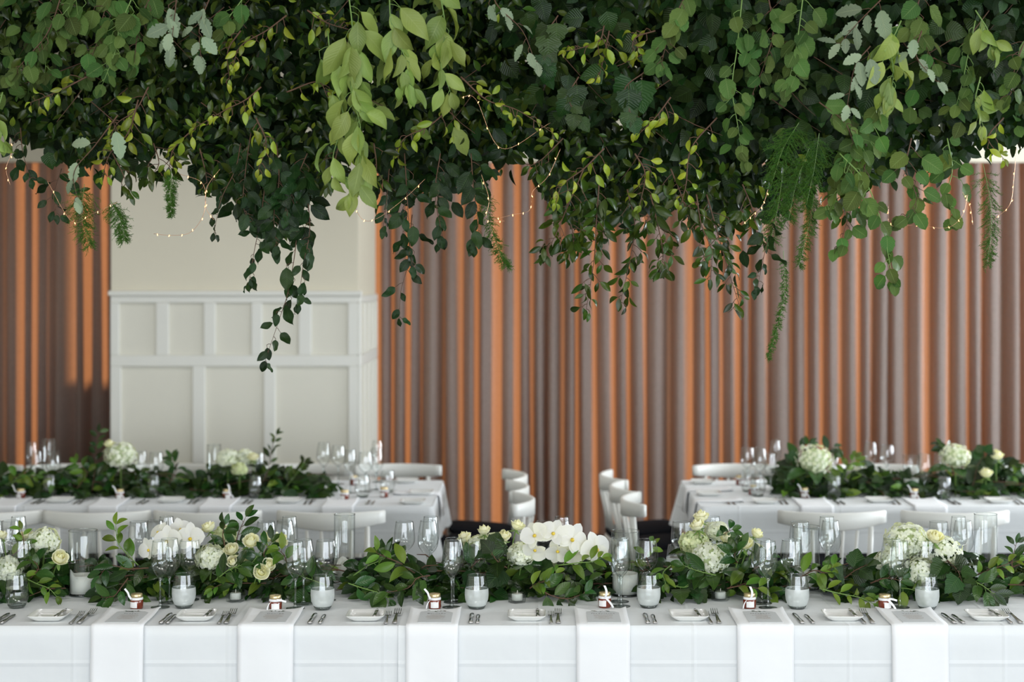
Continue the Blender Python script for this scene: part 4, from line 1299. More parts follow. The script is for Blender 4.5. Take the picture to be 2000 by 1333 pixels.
yo = [([(560, 30), (520, 60), (470, 90), (455, 130)], 14, 'young yellow-leaf twig right of the left oak leaves'),
      ([(470, 60), (445, 100), (448, 155)], 9, 'young yellow leaves in a column beside the grey oak sprig'),
      ([(600, 20), (640, 45), (690, 60)], 11, 'young yellow-leaf twig near the top left of centre'),
      ([(510, 170), (480, 195), (440, 215), (380, 250)], 14, 'young leaf twig above the column at left'),
      ([(560, 180), (620, 160), (640, 190)], 9, 'young leaf pair twig left of the long lime branch'),
      ([(290, 170), (265, 215), (230, 240), (215, 270)], 15, 'red-stemmed young leaf twig at left, over the curtain edge'),
      ([(170, 150), (110, 180), (60, 200)], 11, 'young leaf twig at the left, below ribbed leaves'),
      ([(270, 195), (250, 260), (215, 300), (200, 345)], 14, 'young leaf twig hanging above the curtain edge at left'),
      ([(890, 200), (840, 245), (790, 270), (770, 310)], 16, 'young leaf twig with pointed leaves right of the long lime branch'),
      ([(900, 150), (950, 195), (1010, 215), (1080, 260)], 18, 'long brown young-leaf branch crossing the centre'),
      ([(1180, 50), (1170, 80), (1130, 95), (1105, 100)], 13, 'bright yellow young leaf twig at top, right of centre'),
      ([(1190, 60), (1180, 110), (1170, 150)], 12, 'bright yellow young leaf twig pointing down, right of centre'),
      ([(1280, 60), (1240, 75), (1235, 110)], 10, 'bright young leaf twig beside the ribbed leaves at top'),
      ([(1310, 190), (1280, 230), (1250, 260)], 10, 'young leaf twig in the dark centre right'),
      ([(1400, 230), (1350, 290), (1340, 360), (1330, 400)], 15, 'young leaf twig over the curtain, right of centre'),
      ([(1180, 290), (1140, 330), (1100, 360), (1085, 395)], 15, 'young leaf twig hanging left of the dark trailing branches'),
      ([(1240, 300), (1260, 340), (1250, 400)], 12, 'young leaf twig among the dark trailing branches'),
      ([(380, 250), (340, 290), (330, 330)], 10, 'young leaf twig over the white column top'),
      ([(500, 230), (520, 280), (505, 330)], 10, 'young leaf twig above the ivy trails at left'),
      ([(1960, 230), (1930, 270), (1960, 310)], 8, 'young leaf twig at the right edge, low')]
for i, (pt, nn, lab) in enumerate(yo):
    hang(pt, 5.62 + .05 * (i % 3), 'young', nn, .050, lab, GY, 400 + i, droop=.5, fjit=.7, spread=1.0, lat=.05, stem_r=.0026)
GI = 'ivy trails'
iv_ = [([(1090, 30), (1060, 80), (1070, 130)], 8, .085, 'dark green ivy leaves at top centre'),
       ([(1260, 140), (1220, 175), (1235, 230)], 7, .095, 'hanging ivy leaves in the dark centre'),
       ([(1130, 150), (1110, 190), (1130, 230)], 7, .075, 'ivy sprig left of the hanging ivy leaves, centre')]
for i, (pt, nn, sz, lab) in enumerate(iv_):
    hang(pt, 5.66, 'ivy', nn, sz, lab, GI, 500 + i, droop=.9, fjit=.35)
GV = 'trailing dark wavy-leaf vines'
vi = [([(575, 330), (580, 450), (565, 560), (545, 625), (518, 705)], 15, .068, 'longest trailing vine, hanging in front of the white panelling'),
      ([(600, 380), (605, 450), (592, 520), (583, 592)], 13, .062, 'trailing vine just right of the longest one'),
      ([(520, 340), (510, 420), (495, 500), (486, 552)], 11, .058, 'trailing vine left of the longest one'),
      ([(470, 280), (460, 330), (432, 390), (418, 455)], 9, .050, 'thin trailing vine over the cream column wall at left'),
      ([(540, 280), (545, 350), (535, 420), (540, 480)], 18, .074, 'broad-leaved vine above the longest trail'),
      ([(490, 260), (480, 330), (475, 400), (490, 440)], 15, .070, 'broad-leaved vine at the left of the trailing cluster'),
      ([(600, 300), (575, 360), (560, 420)], 12, .078, 'wide dark leaf vine in the trailing cluster, right side'),
      ([(790, 300), (795, 380), (800, 460), (805, 520)], 14, .066, 'dark vine hanging right of the column edge'),
      ([(805, 420), (795, 520), (783, 570), (780, 622)], 6, .050, 'long bare-stemmed vine at the column edge with three low leaves'),
      ([(860, 300), (850, 380), (865, 465)], 11, .066, 'dark vine hanging over the curtain, left of centre'),
      ([(920, 300), (925, 370), (935, 440), (928, 480)], 11, .068, 'dark vine with round backlit leaf, left of centre'),
      ([(760, 330), (755, 390), (748, 450)], 7, .05, 'thin vine along the column corner'),
      ([(40, 250), (45, 300), (60, 350)], 7, .06, 'dark vine at the left edge over the curtain'),
      ([(120, 330), (105, 380), (110, 420)], 6, .052, 'thin dark vine before the left curtain'),
      ([(1530, 380), (1505, 450), (1490, 510), (1480, 560)], 10, .060, 'bright backlit vine at right centre')]
for i, (pt, nn, sz, lab) in enumerate(vi):
    hang(pt, [5.78, 5.72, 5.7, 5.7, 5.7][:len(pt)], 'vine', int(nn * 1.3), sz * 1.1, lab, GV, 600 + i, droop=.35, fjit=.6, spread=.85, lat=.04, sizes=(1.15, .62), stem_r=.0017)
GS = 'small glossy-leaf hanging branches'
sm = [([(1140, 330), (1110, 400), (1085, 460), (1062, 500)], 24, 'glossy small-leaf branch hanging farthest left of the right group'),
      ([(1170, 360), (1165, 430), (1160, 510), (1145, 605)], 30, 'glossy small-leaf branch with the lowest tip, right of centre'),
      ([(1225, 370), (1240, 440), (1230, 510), (1212, 590)], 26, 'glossy small-leaf branch ending in twin hanging leaves'),
      ([(1270, 380), (1285, 440), (1295, 500), (1285, 530)], 26, 'bushy glossy small-leaf branch, fourth of the right group'),
      ([(1110, 420), (1120, 470), (1100, 495)], 16, 'short glossy small-leaf branch at left of the right group'),
      ([(1380, 380), (1400, 450), (1420, 520), (1445, 600)], 28, 'glossy dark branch hanging low at right centre, tip forked'),
      ([(1360, 380), (1370, 440), (1390, 490), (1388, 545)], 20, 'glossy dark branch just left of the forked one'),
      ([(1310, 330), (1330, 380), (1345, 430)], 18, 'glossy small-leaf branch in the right group middle'),
      ([(300, 280), (310, 320), (290, 350)], 14, 'glossy small-leaf branch over the column top left'),
      ([(220, 300), (240, 340), (255, 380)], 12, 'glossy small-leaf branch at the curtain and column corner'),
      ([(390, 290), (400, 330), (405, 360)], 12, 'glossy pointed-leaf branch over the column'),
      ([(660, 290), (650, 330), (640, 365)], 14, 'glossy small-leaf branch under the long lime branch'),
      ([(730, 280), (735, 330), (720, 370)], 13, 'glossy small-leaf branch at the right column edge'),
      ([(1100, 270), (1060, 310), (1035, 325)], 14, 'glossy small-leaf branch beside the curtain gap'),
      ([(1450, 360), (1470, 410), (1478, 460)], 14, 'glossy small-leaf branch beside the fern'),
      ([(1680, 300), (1660, 360), (1650, 420)], 10, 'glossy small-leaf branch behind the low ribbed branch')]
for i, (pt, nn, lab) in enumerate(sm):
    hang(pt, 5.70 + .05 * (i % 3), 'small', int(nn * (1.5 if i < 8 else 1)), .060, lab, GS, 700 + i, droop=.4, fjit=.7, spread=1.0, lat=.065, pairs=True, stem_r=.0022)

# asparagus fern: hair-fine plumes
def fern(pxs, Y, wide, label, seed):
    r_ = random.Random(seed)
    line = spline([P(a, b, Y) for a, b in pxs], 40)
    root = thing('asparagus_fern', line[0], label, 'fern', 'feathery fern plumes')
    iv2 = Matrix.Translation(-line[0])
    MB().tube(line, [.0011] * 40, 4, False).build('stem', M['greenstem'], root, iv2, True)
    m_ = Mass()
    for i in range(3, 40):
        for s_ in range(4):
            a = line[i]
            d = Vector((r_.choice((-1, 1)) * r_.uniform(.3, 1), r_.uniform(-.6, .6), r_.uniform(-.9, .2))).normalized()
            L_ = wide * r_.uniform(.3, 1) * (1 - .6 * i / 40)
            e = a + d * L_ + Vector((0, 0, -.25 * L_))
            tb = MB().tube([a, a.lerp(e, .5) + Vector((0, 0, .1 * L_)), e], .0006, 3, False); m_.raw(tb.v, tb.f, 'fern')
            for k in range(9):
                q = a.lerp(e, .2 + .8 * k / 8)
                d2 = (d + Vector((r_.gauss(0, .9), r_.gauss(0, .9), r_.gauss(-.2, .8)))).normalized()
                e2 = q + d2 * r_.uniform(.006, .014)
                tb = MB().tube([q, e2], .0006, 3, False); m_.raw(tb.v, tb.f, 'fern')
    o_ = m_.build('needles', root); o_.matrix_basis = iv2
    o_['kind'] = 'stuff'
    return root
for i, (pt, wd, lab) in enumerate([
        ([(165, 360), (160, 420), (175, 480)], .09, 'feathery fern plume before the left curtain'),
        ([(215, 390), (235, 430), (242, 470)], .06, 'feathery fern plume at the curtain and column corner'),
        ([(335, 335), (333, 380), (335, 420)], .035, 'small feathery fern plume over the cream column'),
        ([(940, 350), (955, 430), (975, 490), (990, 520)], .055, 'wispy fern plume before the curtain, left of centre'),
        ([(1580, 290), (1555, 360), (1540, 430)], .10, 'thick feathery fern plume right of centre'),
        ([(1530, 330), (1520, 400), (1505, 470)], .10, 'feathery fern plume over the right curtain, broad'),
        ([(1600, 260), (1590, 330), (1575, 400)], .10, 'bright feathery fern plume left of the lower right fringe'),
        ([(1560, 240), (1530, 290), (1510, 350)], .11, 'feathery fern plume in the dark gap right of centre'),
        ([(1590, 380), (1580, 440), (1560, 520)], .05, 'thin fern plume beside the low ribbed branch'),
        ([(1530, 490), (1532, 570), (1518, 640), (1500, 700)], .022, 'long bare fern strand hanging lowest at right'),
        ([(1920, 320), (1935, 400), (1935, 460), (1928, 515)], .06, 'feathery fern plume near the right edge')]):
    fern(pt, 5.72, wd, lab, 40 + i)

# fairy lights
def fairy(pxs, Y, nb, label, seed):
    line = spline([P(a, b, Y) for a, b in pxs], 46)
    r_ = random.Random(seed)
    root = thing('fairy_light_string', line[0], label, 'string lights', 'copper wire fairy lights')
    iv2 = Matrix.Translation(-line[0])
    MB().tube(line, .0007, 4).build('wire', M['wire'], root, iv2, True)
    bm = BULB
    for k in range(nb):
        p = line[int((k + .6) / nb * 45)] + Vector((r_.uniform(-.004, .004), -.002, -.002))
        obj('bulb', bm, root, iv2 @ Matrix.Translation(p) @ Matrix.Rotation(r_.uniform(-.6, .6), 4, 'Y'))
    return root
BULB = MB().lathe([(.0001, -.0035), (.0011, -.002), (.0014, 0), (.0009, .0024), (.0005, .004)], 8).mesh('bulb', M['bulb'], True)
for i, (pt, nb, lab) in enumerate([
        ([(350, 340), (392, 355), (402, 385), (395, 425), (370, 455), (335, 460), (300, 457)], 9, 'fairy lights looping over the cream column wall'),
        ([(430, 330), (405, 365), (402, 405), (418, 430)], 4, 'short fairy light strand beside the loop over the column'),
        ([(20, 270), (22, 300), (12, 330), (20, 362)], 4, 'fairy lights at the left edge over the curtain'),
        ([(230, 395), (180, 418), (140, 432), (90, 350)], 6, 'fairy lights in front of the left curtain'),
        ([(690, 400), (710, 430), (740, 425), (790, 388), (830, 350)], 6, 'fairy lights at the right edge of the column'),
        ([(960, 430), (1000, 420), (1035, 410), (1040, 375), (1070, 345), (1095, 290)], 8, 'fairy lights dangling before the curtain, left of centre'),
        ([(940, 340), (955, 390), (950, 430), (985, 432)], 5, 'fairy lights below the dark vine, left of centre'),
        ([(1735, 400), (1740, 440), (1790, 440), (1850, 445), (1880, 420), (1890, 380)], 9, 'fairy lights looping before the right curtain'),
        ([(1880, 375), (1895, 405), (1900, 440)], 4, 'short fairy light strand hanging beside the right loop'),
        ([(1985, 290), (1980, 350), (1972, 400), (1940, 430)], 6, 'fairy lights at the right edge'),
        ([(1500, 370), (1490, 400), (1470, 420), (1450, 440)], 6, 'fairy lights beside the glossy branch, right of centre'),
        ([(900, 190), (930, 195), (980, 290), (1075, 240)], 7, 'fairy lights woven through the greenery at centre')]):
    fairy(pt, 5.64 + .03 * (i % 2), nb, lab, 60 + i)
# ------------------------------------------------------------------ flowers
def petal_tpl(rprof, phim, hgt, lip, nl=6, na=3):
    """rose petal wrapping part of a cup; base at the origin, opening along +Z, centred on -Y"""
    V, UV, Fc = [], [], []
    cols = 2 * na + 1
    for j in range(nl + 1):
        t = j / nl
        u_ = t * (len(rprof) - 1); k = min(int(u_), len(rprof) - 2)
        rr = rprof[k] + (rprof[k + 1] - rprof[k]) * (u_ - k)
        for i in range(cols):
            u = -1 + 2 * i / (cols - 1)
            ph = u * phim * (.65 + .35 * math.sin(PI * min(1, t + .15) * .55))
            z = hgt * (t - .22 * t * u ** 4 - lip * max(0, t - .75) * 1.5)
            r_ = rr * (1 - .05 * abs(u))
            V.append((r_ * math.sin(ph), -r_ * math.cos(ph), z)); UV.append((.5 + .5 * u, t))
    for j in range(nl):
        for i in range(cols - 1):
            a = j * cols + i
            Fc.append((a, a + 1, a + cols + 1, a + cols))
    return V, Fc, UV
def petal_mesh(name, mat, *a):
    v_, f_, u_ = petal_tpl(*a)
    return mesh(name, v_, f_, M[mat], True, u_)
PET = [petal_mesh('inner_petal', 'rose_in', [.002, .008, .0095, .007, .0015], 1.3, .036, 0),
       petal_mesh('middle_petal', 'rose', [.003, .0115, .0145, .014, .0125], 1.0, .035, 0.1),
       petal_mesh('outer_petal', 'rose', [.003, .015, .0195, .0205, .0235], .82, .031, .5)]
SEPAL = mesh('sepal', *leaf_tpl(.2, .8, .8, 4, 1, .3, .6)[:2], M['greenstem'], True)

def rose(px, py, Y, rad_px, base, tilt, label, group, seed, openness=1.0):
    r_ = random.Random(seed)
    c = P(px, py, Y)
    k = rad_px * Y / F / .0235
    up = Vector((tilt[0], tilt[1] * .5, tilt[2] + .15)).normalized()
    foot = Vector(base)
    root = thing('rose', foot, label, 'rose', group)
    iv2 = Matrix.Translation(-foot)
    b0 = c - up * .016 * k
    MB().tube(spline([foot, foot.lerp(b0, .55) + Vector((0, 0, .02)), b0 - up * .012, b0], 10), .0026, 6).build('stem', M['greenstem'], root, iv2, True)
    z = up; x = z.cross(Vector((.2, -1, .1))).normalized(); y = z.cross(x)
    B = Matrix((x, y, z)).transposed().to_4x4(); B.translation = b0
    B = iv2 @ B @ Matrix.Scale(k, 4)
    for ring, (cnt, me, rr, tl) in enumerate(((2, PET[0], .0, .0), (3, PET[0], .0015, .06), (4, PET[1], .001, .06 * openness), (5, PET[2], .0, .10 * openness))):
        for q in range(cnt):
            a = 2 * PI * q / cnt + ring * .7 + r_.uniform(-.15, .15)
            Mx = Matrix.Rotation(a, 4, 'Z') @ Matrix.Translation((0, -rr, 0)) @ Matrix.Rotation(tl + r_.uniform(-.05, .08), 4, 'X') @ Matrix.Scale(r_.uniform(.92, 1.08), 4)
            obj(me.name.split('.')[0], me, root, B @ Mx)
    MB().lathe([(.0001, -.006), (.005, -.004), (.007, .002), (.004, .005)], 10).build('calyx', M['greenstem'], root, B, True)
    for q in range(4):
        a = q * PI / 2 + .4
        obj('sepal', SEPAL, root, B @ Matrix.Rotation(a, 4, 'Z') @ Matrix.Translation((0, -.004, 0)) @ Matrix.Rotation(PI, 4, 'Z') @ Matrix.Rotation(-.5, 4, 'X') @ Matrix.Rotation(PI, 4, 'Y') @ Matrix.Scale(.026, 4))
    return root

def floret_mesh(mat):
    V, Fc, UV = [], [], []
    for k in range(4):
        a = k * PI / 2
        c, s = math.cos(a), math.sin(a)
        pts = [(0, .0, 0), (.30, .25, .10), (.42, .62, .12), (.22, .92, .02), (-.22, .92, .02), (-.42, .62, .12), (-.30, .25, .10), (0, .55, .02)]
        n_ = len(V)
        for x, y, z in pts:
            V.append((c * x - s * y, s * x + c * y, z + .04 * (k % 2))); UV.append((.5 + x * .5, y))
        for i in range(7):
            Fc.append((n_ + i, n_ + (i + 1) % 7, n_ + 7)) if i not in (6,) else Fc.append((n_ + 6, n_, n_ + 7))
    return mesh('floret', V, Fc, M[mat], True, UV)
FLO = {'hyd': floret_mesh('hyd'), 'hyd_green': floret_mesh('hyd_green')}
def hydrangea(px, py, Y, rad_px, base, label, group, seed, kind='hyd', n=80, squash=.85, joined=False):
    r_ = random.Random(seed)
    c = P(px, py, Y); rad = rad_px * Y / F
    foot = Vector(base)
    root = thing('hydrangea', foot, label, 'hydrangea', group)
    iv2 = Matrix.Translation(-foot)
    MB().tube([foot, c - Vector((0, 0, rad * .6)), c], .004, 6).build('stem', M['greenstem'], root, iv2, True)
    core = MB().lathe([(.0001, -rad * squash * .74)] + [(rad * .74 * math.cos(t), rad * squash * .74 * math.sin(t)) for t in [(-1.2 + 2.4 * k / 8) for k in range(9)]] + [(.0001, rad * squash * .74)], 18)
    core.build('flower_head_core', M['hyd_core'], root, iv2 @ Matrix.Translation(c), True)
    for q in range(5 if not joined else 4):      # its own broad leaves under the head
        a = -PI / 2 + (q - 2) * .75 + r_.uniform(-.2, .2)
        d = Vector((math.cos(a), math.sin(a), r_.uniform(-.25, .25)))
        b_ = c + Vector((d.x * rad * .35, d.y * rad * .35, -rad * squash * .75))
        L_ = max(.06, rad * r_.uniform(1.3, 1.7))
        if b_.z + d.z * L_ < TZ + .02: d.z = .1
        obj('leaf', r_.choice(LEAF['glossy']), root, iv2 @ leafM(b_, d, Vector((d.x * .4, -.6, 1)), L_))
    fs = .0138
    ph = r_.uniform(0, 6)
    me = FLO[kind]
    jm = MB()
    for k in range(n):
        zz = 1 - 1.75 * (k + .5) / n
        a = k * 2.39996 + ph
        q = math.sqrt(max(0, 1 - zz * zz))
        d = Vector((q * math.cos(a), q * math.sin(a), zz))
        if d.y > .55: continue
        d = (d + Vector((r_.gauss(0, .06), r_.gauss(0, .06), r_.gauss(0, .06)))).normalized()
        p = c + Vector((d.x * rad, d.y * rad, d.z * rad * squash)) * r_.uniform(.84, 1.0)
        nn = (d + Vector((r_.gauss(0, .25), r_.gauss(0, .25), r_.gauss(0, .25)))).normalized()
        x = nn.cross(Vector((r_.gauss(0, 1), r_.gauss(0, 1), r_.gauss(0, 1)))).normalized()
        B = (Matrix((x, nn.cross(x), nn)).transposed() * fs * r_.uniform(.85, 1.3)).to_4x4(); B.translation = p
        if joined:
            jm.add([(iv2 @ B) @ v.co for v in me.vertices], [tuple(f.vertices) for f in me.polygons])
        else: obj('floret', me, root, iv2 @ B)
    if joined:
        o_ = jm.build('florets', M[kind], root, None, True); o_['kind'] = 'stuff'
    return root

def flat_petal(W, nl=7, curl=.3, p=.8):
    v, f, u = leaf_tpl(W, p, .55, nl, 2, .10, curl)
    return v, f, u
v, f, u = flat_petal(.62, 7, .35, .72); OP = mesh('petal', v, f, M['orchid'], True, u)
v, f, u = flat_petal(.34, 7, .3, .9); OS = mesh('sepal', v, f, M['orchid'], True, u)
OL = MB().lathe([(.0001, -.1), (.10, -.06), (.14, .02), (.08, .10), (.0001, .16)], 10).mesh('lip', M['orchid_lip'], True)
def orchid(stem_px, Y, flowers, base, label, seed):
    r_ = random.Random(seed)
    line = spline([P(a, b, Y) for a, b in stem_px], 24)
    foot = Vector(base)
    root = thing('orchid_spray', foot, label, 'orchid', 'white moth orchid sprays')
    iv2 = Matrix.Translation(-foot)
    MB().tube(spline([foot, foot.lerp(line[0], .6), line[0]], 8)[:-1] + line, .0022, 6).build('stem', M['greenstem'], root, iv2, True)
    for (px, py, dy, rp, fx, fz, roll) in flowers:
        c = P(px, py, Y + dy); k = rp * Y / F
        near = min(line, key=lambda p: (p - c).length)
        fl = obj('blossom', MB().tube([near, near.lerp(c, .6) + Vector((0, 0, .008)), c + Vector((0, .008, 0))], .0015, 5).mesh('flower_stalk', M['greenstem'], True), root, iv2)
        nrm = Vector((fx, -1, fz)).normalized()
        x = Vector((0, 0, 1)).cross(nrm).normalized(); y = nrm.cross(x)
        B = (Matrix((x, y, nrm)).transposed()).to_4x4(); B.translation = c
        B = B @ Matrix.Rotation(roll, 4, 'Z')
        for a, me, sc in ((PI / 2, OP, 1.0), (-PI / 2, OP, 1.0), (0, OS, 1.0), (2.45, OS, .95), (-2.45, OS, .95)):
            z = .004 if me is OP else -.001
            obj(me.name.split('.')[0], me, fl, B @ Matrix.Translation((0, 0, z)) @ Matrix.Rotation(a, 4, 'Z') @ Matrix.Rotation(r_.uniform(-.1, .45), 4, 'X') @ Matrix.Scale(k * sc, 4))
        obj('lip', OL, fl, B @ Matrix.Translation((0, -.15 * k, .22 * k)) @ Matrix.Scale(k * .9, 4))
    return root

def tb(px, Y): return Vector(((px - PX) * Y / F, Y, TZ + .002))
RG = 'cream roses on the front table'
rose_list = [  # px, py, Y, r, base px, base Y, tilt, label
    (52, 1048, 6.22, 14, 70, 6.25, (-.2, -.4, .9), 'cream rose left of the leftmost hydrangea'),
    (117, 1091, 6.08, 16, 95, 6.2, (.3, -.9, .4), 'cream rose low between leftmost hydrangea and candle vase'),
    (3, 1047, 6.22, 12, 20, 6.25, (-.3, -.2, .9), 'cream rosebud at the left edge of the front table'),
    (407, 1031, 6.22, 14, 440, 6.25, (-.5, -.3, .8), 'tall cream rosebud leaning left above the left orchid'),
    (490, 1058, 6.15, 16, 470, 6.25, (.1, -.9, .5), 'open cream rose highest in the second arrangement'),
    (452, 1074, 6.12, 14, 460, 6.22, (-.1, -.9, .4), 'open cream rose below the dark leaf rosette, second arrangement'),
    (478, 1089, 6.1, 13, 470, 6.2, (.1, -.9, .5), 'cream rose in the centre of the second arrangement'),
    (456, 1098, 6.06, 13, 462, 6.18, (-.1, -1, .3), 'small open yellowish rose low in the second arrangement'),
    (510, 1118, 6.04, 15, 490, 6.16, (.2, -1, .1), 'lowest cream rose of the second arrangement'),
    (524, 1104, 6.06, 14, 495, 6.18, (.4, -.9, .2), 'cream rose right of the lowest one, second arrangement'),
    (549, 1055, 6.18, 15, 500, 6.22, (.8, -.4, .6), 'cream rosebud leaning right over the wine glasses'),
    (522, 1050, 6.26, 13, 500, 6.26, (.3, -.4, .8), 'cream rose behind, right side of the second arrangement'),
    (907, 1051, 6.22, 15, 930, 6.25, (-.4, -.4, .8), 'cream rose at the left of the central arrangement'),
    (945, 1037, 6.2, 13, 950, 6.25, (-.1, -.2, .95), 'upright cream rose in the central arrangement'),
    (983, 1049, 6.16, 15, 970, 6.22, (.1, -.6, .8), 'full cream rose beside the hydrangea, central arrangement'),
    (1011, 1027, 6.2, 14, 985, 6.25, (.35, -.2, .9), 'tallest cream rosebud above the central orchid'),
    (1369, 1010, 6.2, 15, 1385, 6.25, (-.1, -.2, 1), 'tallest cream rose of the fourth arrangement'),
    (1361, 1027, 6.17, 15, 1385, 6.23, (-.3, -.5, .8), 'cream rose just below the tallest one'),
    (1419, 1052, 6.14, 12, 1410, 6.2, (-.1, -.7, .7), 'small cream rosebud amid dark leaves, fourth arrangement'),
    (1455, 1062, 6.12, 16, 1425, 6.2, (.2, -.9, .5), 'open cream rose right of the dark rosette leaves'),
    (1478, 1043, 6.15, 13, 1430, 6.22, (.6, -.3, .8), 'cream rosebud leaning right, fourth arrangement'),
    (1480, 1075, 6.18, 13, 1440, 6.2, (.6, -.7, .3), 'cream rose behind the wine glasses, fourth arrangement'),
    (1826, 1050, 6.1, 17, 1815, 6.2, (.1, -.8, .6), 'pale yellow rose in the right hydrangeas'),
]
for i, (px, py, Y, rp, bpx, bY, tl, lab) in enumerate(rose_list):
    rose(px, py, Y, rp, tb(bpx, bY), tl, lab, RG, 800 + i, R.uniform(.6, 1.1))
HG = 'white hydrangeas on the front table'
hyd_list = [
    (86, 1058, 6.22, 33, 'hyd', 'white hydrangea at the left end of the front table'),
    (14, 1112, 6.10, 30, 'hyd', 'white hydrangea low behind the left edge glasses'),
    (413, 1091, 6.16, 32, 'hyd', 'white hydrangea beside the left orchid'),
    (440, 1045, 6.32, 22, 'hyd_green', 'small greenish hydrangea behind the second arrangement'),
    (1018, 1084, 6.18, 28, 'hyd', 'white hydrangea below the tallest central rosebud'),
    (935, 1072, 6.22, 30, 'hyd', 'white hydrangea behind the central wine glasses'),
    (965, 1062, 6.30, 24, 'hyd', 'white hydrangea between the central roses'),
    (1388, 1092, 6.12, 38, 'hyd', 'large white hydrangea in the fourth arrangement'),
    (1356, 1062, 6.22, 30, 'hyd_green', 'greenish hydrangea left in the fourth arrangement'),
    (1400, 1040, 6.28, 25, 'hyd', 'small white hydrangea at the back of the fourth arrangement'),
    (1770, 1060, 6.20, 46, 'hyd', 'largest white hydrangea, at right behind wine glasses'),
    (1838, 1080, 6.17, 40, 'hyd', 'white hydrangea rightmost on the front table'),
    (1735, 1098, 6.16, 27, 'hyd', 'white hydrangea left of the largest one'),
    (1795, 1118, 6.10, 34, 'hyd', 'white hydrangea lowest at right, behind the tumbler'),
]
for i, (px, py, Y, rp, kd, lab) in enumerate(hyd_list):
    hydrangea(px, py, Y, rp, tb(px + (6 if i % 2 else -6), Y + .03), lab, HG, 900 + i, kd, int(40 + rp * rp * .055))
orchid([(395, 1075), (370, 1055), (330, 1050), (295, 1060)], 6.16, [(372, 1050, -.03, 30, .1, .3, .0), (328, 1056, -.03, 31, -.2, .4, .15), (292, 1072, -.01, 24, -.5, .1, .5), (352, 1034, .04, 24, .2, .7, .3), (312, 1040, .06, 22, -.3, .8, -.4)], tb(400, 6.22), 'white orchid spray behind the second setting of wine glasses', 1)
orchid([(1022, 1068), (1060, 1055), (1095, 1055), (1135, 1072), (1165, 1080)], 6.13, [(1044, 1045, -.02, 30, -.3, .5, .5), (1044, 1076, .0, 26, -.2, -.4, 2.6), (1082, 1042, -.03, 31, .0, .7, -.35), (1088, 1078, .0, 28, .0, -.5, 2.9), (1118, 1052, -.03, 34, .3, .3, -.6), (1122, 1082, .01, 27, .2, -.5, 3.4), (1162, 1070, -.02, 33, .35, .1, .3)], tb(1010, 6.2), 'white orchid spray arching right at the centre of the front table', 2)

# ------------------------------------------------------------------ greenery runners on the tables
HOLES = []
for px_, py_, r_ in ((162, 1162, .075), (673, 1138, .05), (1221, 1163, .06), (1574, 1150, .05), (1925, 1142, .05), (460, 1175, .055), (1010, 1177, .055), (1407, 1173, .055)):
    q_ = T(px_, py_); HOLES.append((q_.x, q_.y, r_))
def runner(x0p, x1p, Yc, half, hgt, n, label, seed, holes=(), s=1.0, sp=('glossy', 'vine', 'ivy', 'bright')):
    r_ = random.Random(seed)
    m_ = Mass()
    for k in range(n):
        px = r_.uniform(x0p, x1p)
        v_ = r_.gauss(0, .5); v_ = max(-1.1, min(1.1, v_))
        Y = Yc + v_ * half
        X = (px - PX) * Yc / F
        if any(abs(X - hx) < hr and Y < hy + .07 for hx, hy, hr in HOLES): continue
        hh = hgt * max(.05, 1 - v_ * v_ * .8) * (.75 + .35 * math.sin(px * .013 + seed) * math.sin(px * .031))
        z = TZ + .012 + r_.random() * hh
        d = Vector((r_.gauss(0, 1), v_ * .7 + r_.gauss(-.25, .45), r_.gauss(.02, .35)))
        nrm = Vector((r_.gauss(0, .45), v_ * .4 - .55 + r_.gauss(0, .35), .8 + r_.gauss(0, .3)))
        q = r_.random()
        kd = sp[0] if q < .55 else sp[1] if q < .75 else sp[2] if q < .9 else sp[3]
        L_ = r_.uniform(.05, .09) * s
        # keep the tips above the cloth
        dn = d.normalized()
        if z + dn.z * L_ < TZ + .006: dn.z = max(dn.z, (TZ + .008 - z) / L_); 
        m_.leaf(kd, (X, Y, z), dn, nrm, L_)
    for k in range(int((x1p - x0p) / 16)):
        px = r_.uniform(x0p, x1p); Y = Yc + r_.uniform(-.8, .8) * half
        a = Vector(((px - PX) * Yc / F, Y, TZ + r_.uniform(.015, hgt * .8)))
        b_ = a + Vector((r_.uniform(-.25, .25), r_.uniform(-.1, .08), r_.uniform(-.02, .03)))
        b_.z = max(TZ + .01, b_.z)
        tb_ = MB().tube([a, a.lerp(b_, .5) + Vector((0, 0, .012)), b_], [.0028, .0024, .0015], 4, False); m_.raw(tb_.v, tb_.f, 'twig')
    o_ = m_.build('greenery_runner')
    return tag(o_, label, 'greenery', None, 'stuff')
runner(-120, 1180, 6.29, .18, .120, 2500, 'leafy greenery runner along the front table, left part', 1)
runner(1180, 2150, 6.29, .18, .120, 1900, 'leafy greenery runner along the front table, right part', 2)
runner(-150, 640, 9.14, .20, .13, 1300, 'leafy greenery runner along the rear left table', 3, s=1.15)
runner(1515, 2120, 9.14, .20, .14, 1100, 'leafy greenery runner along the rear right table', 4, s=1.15)

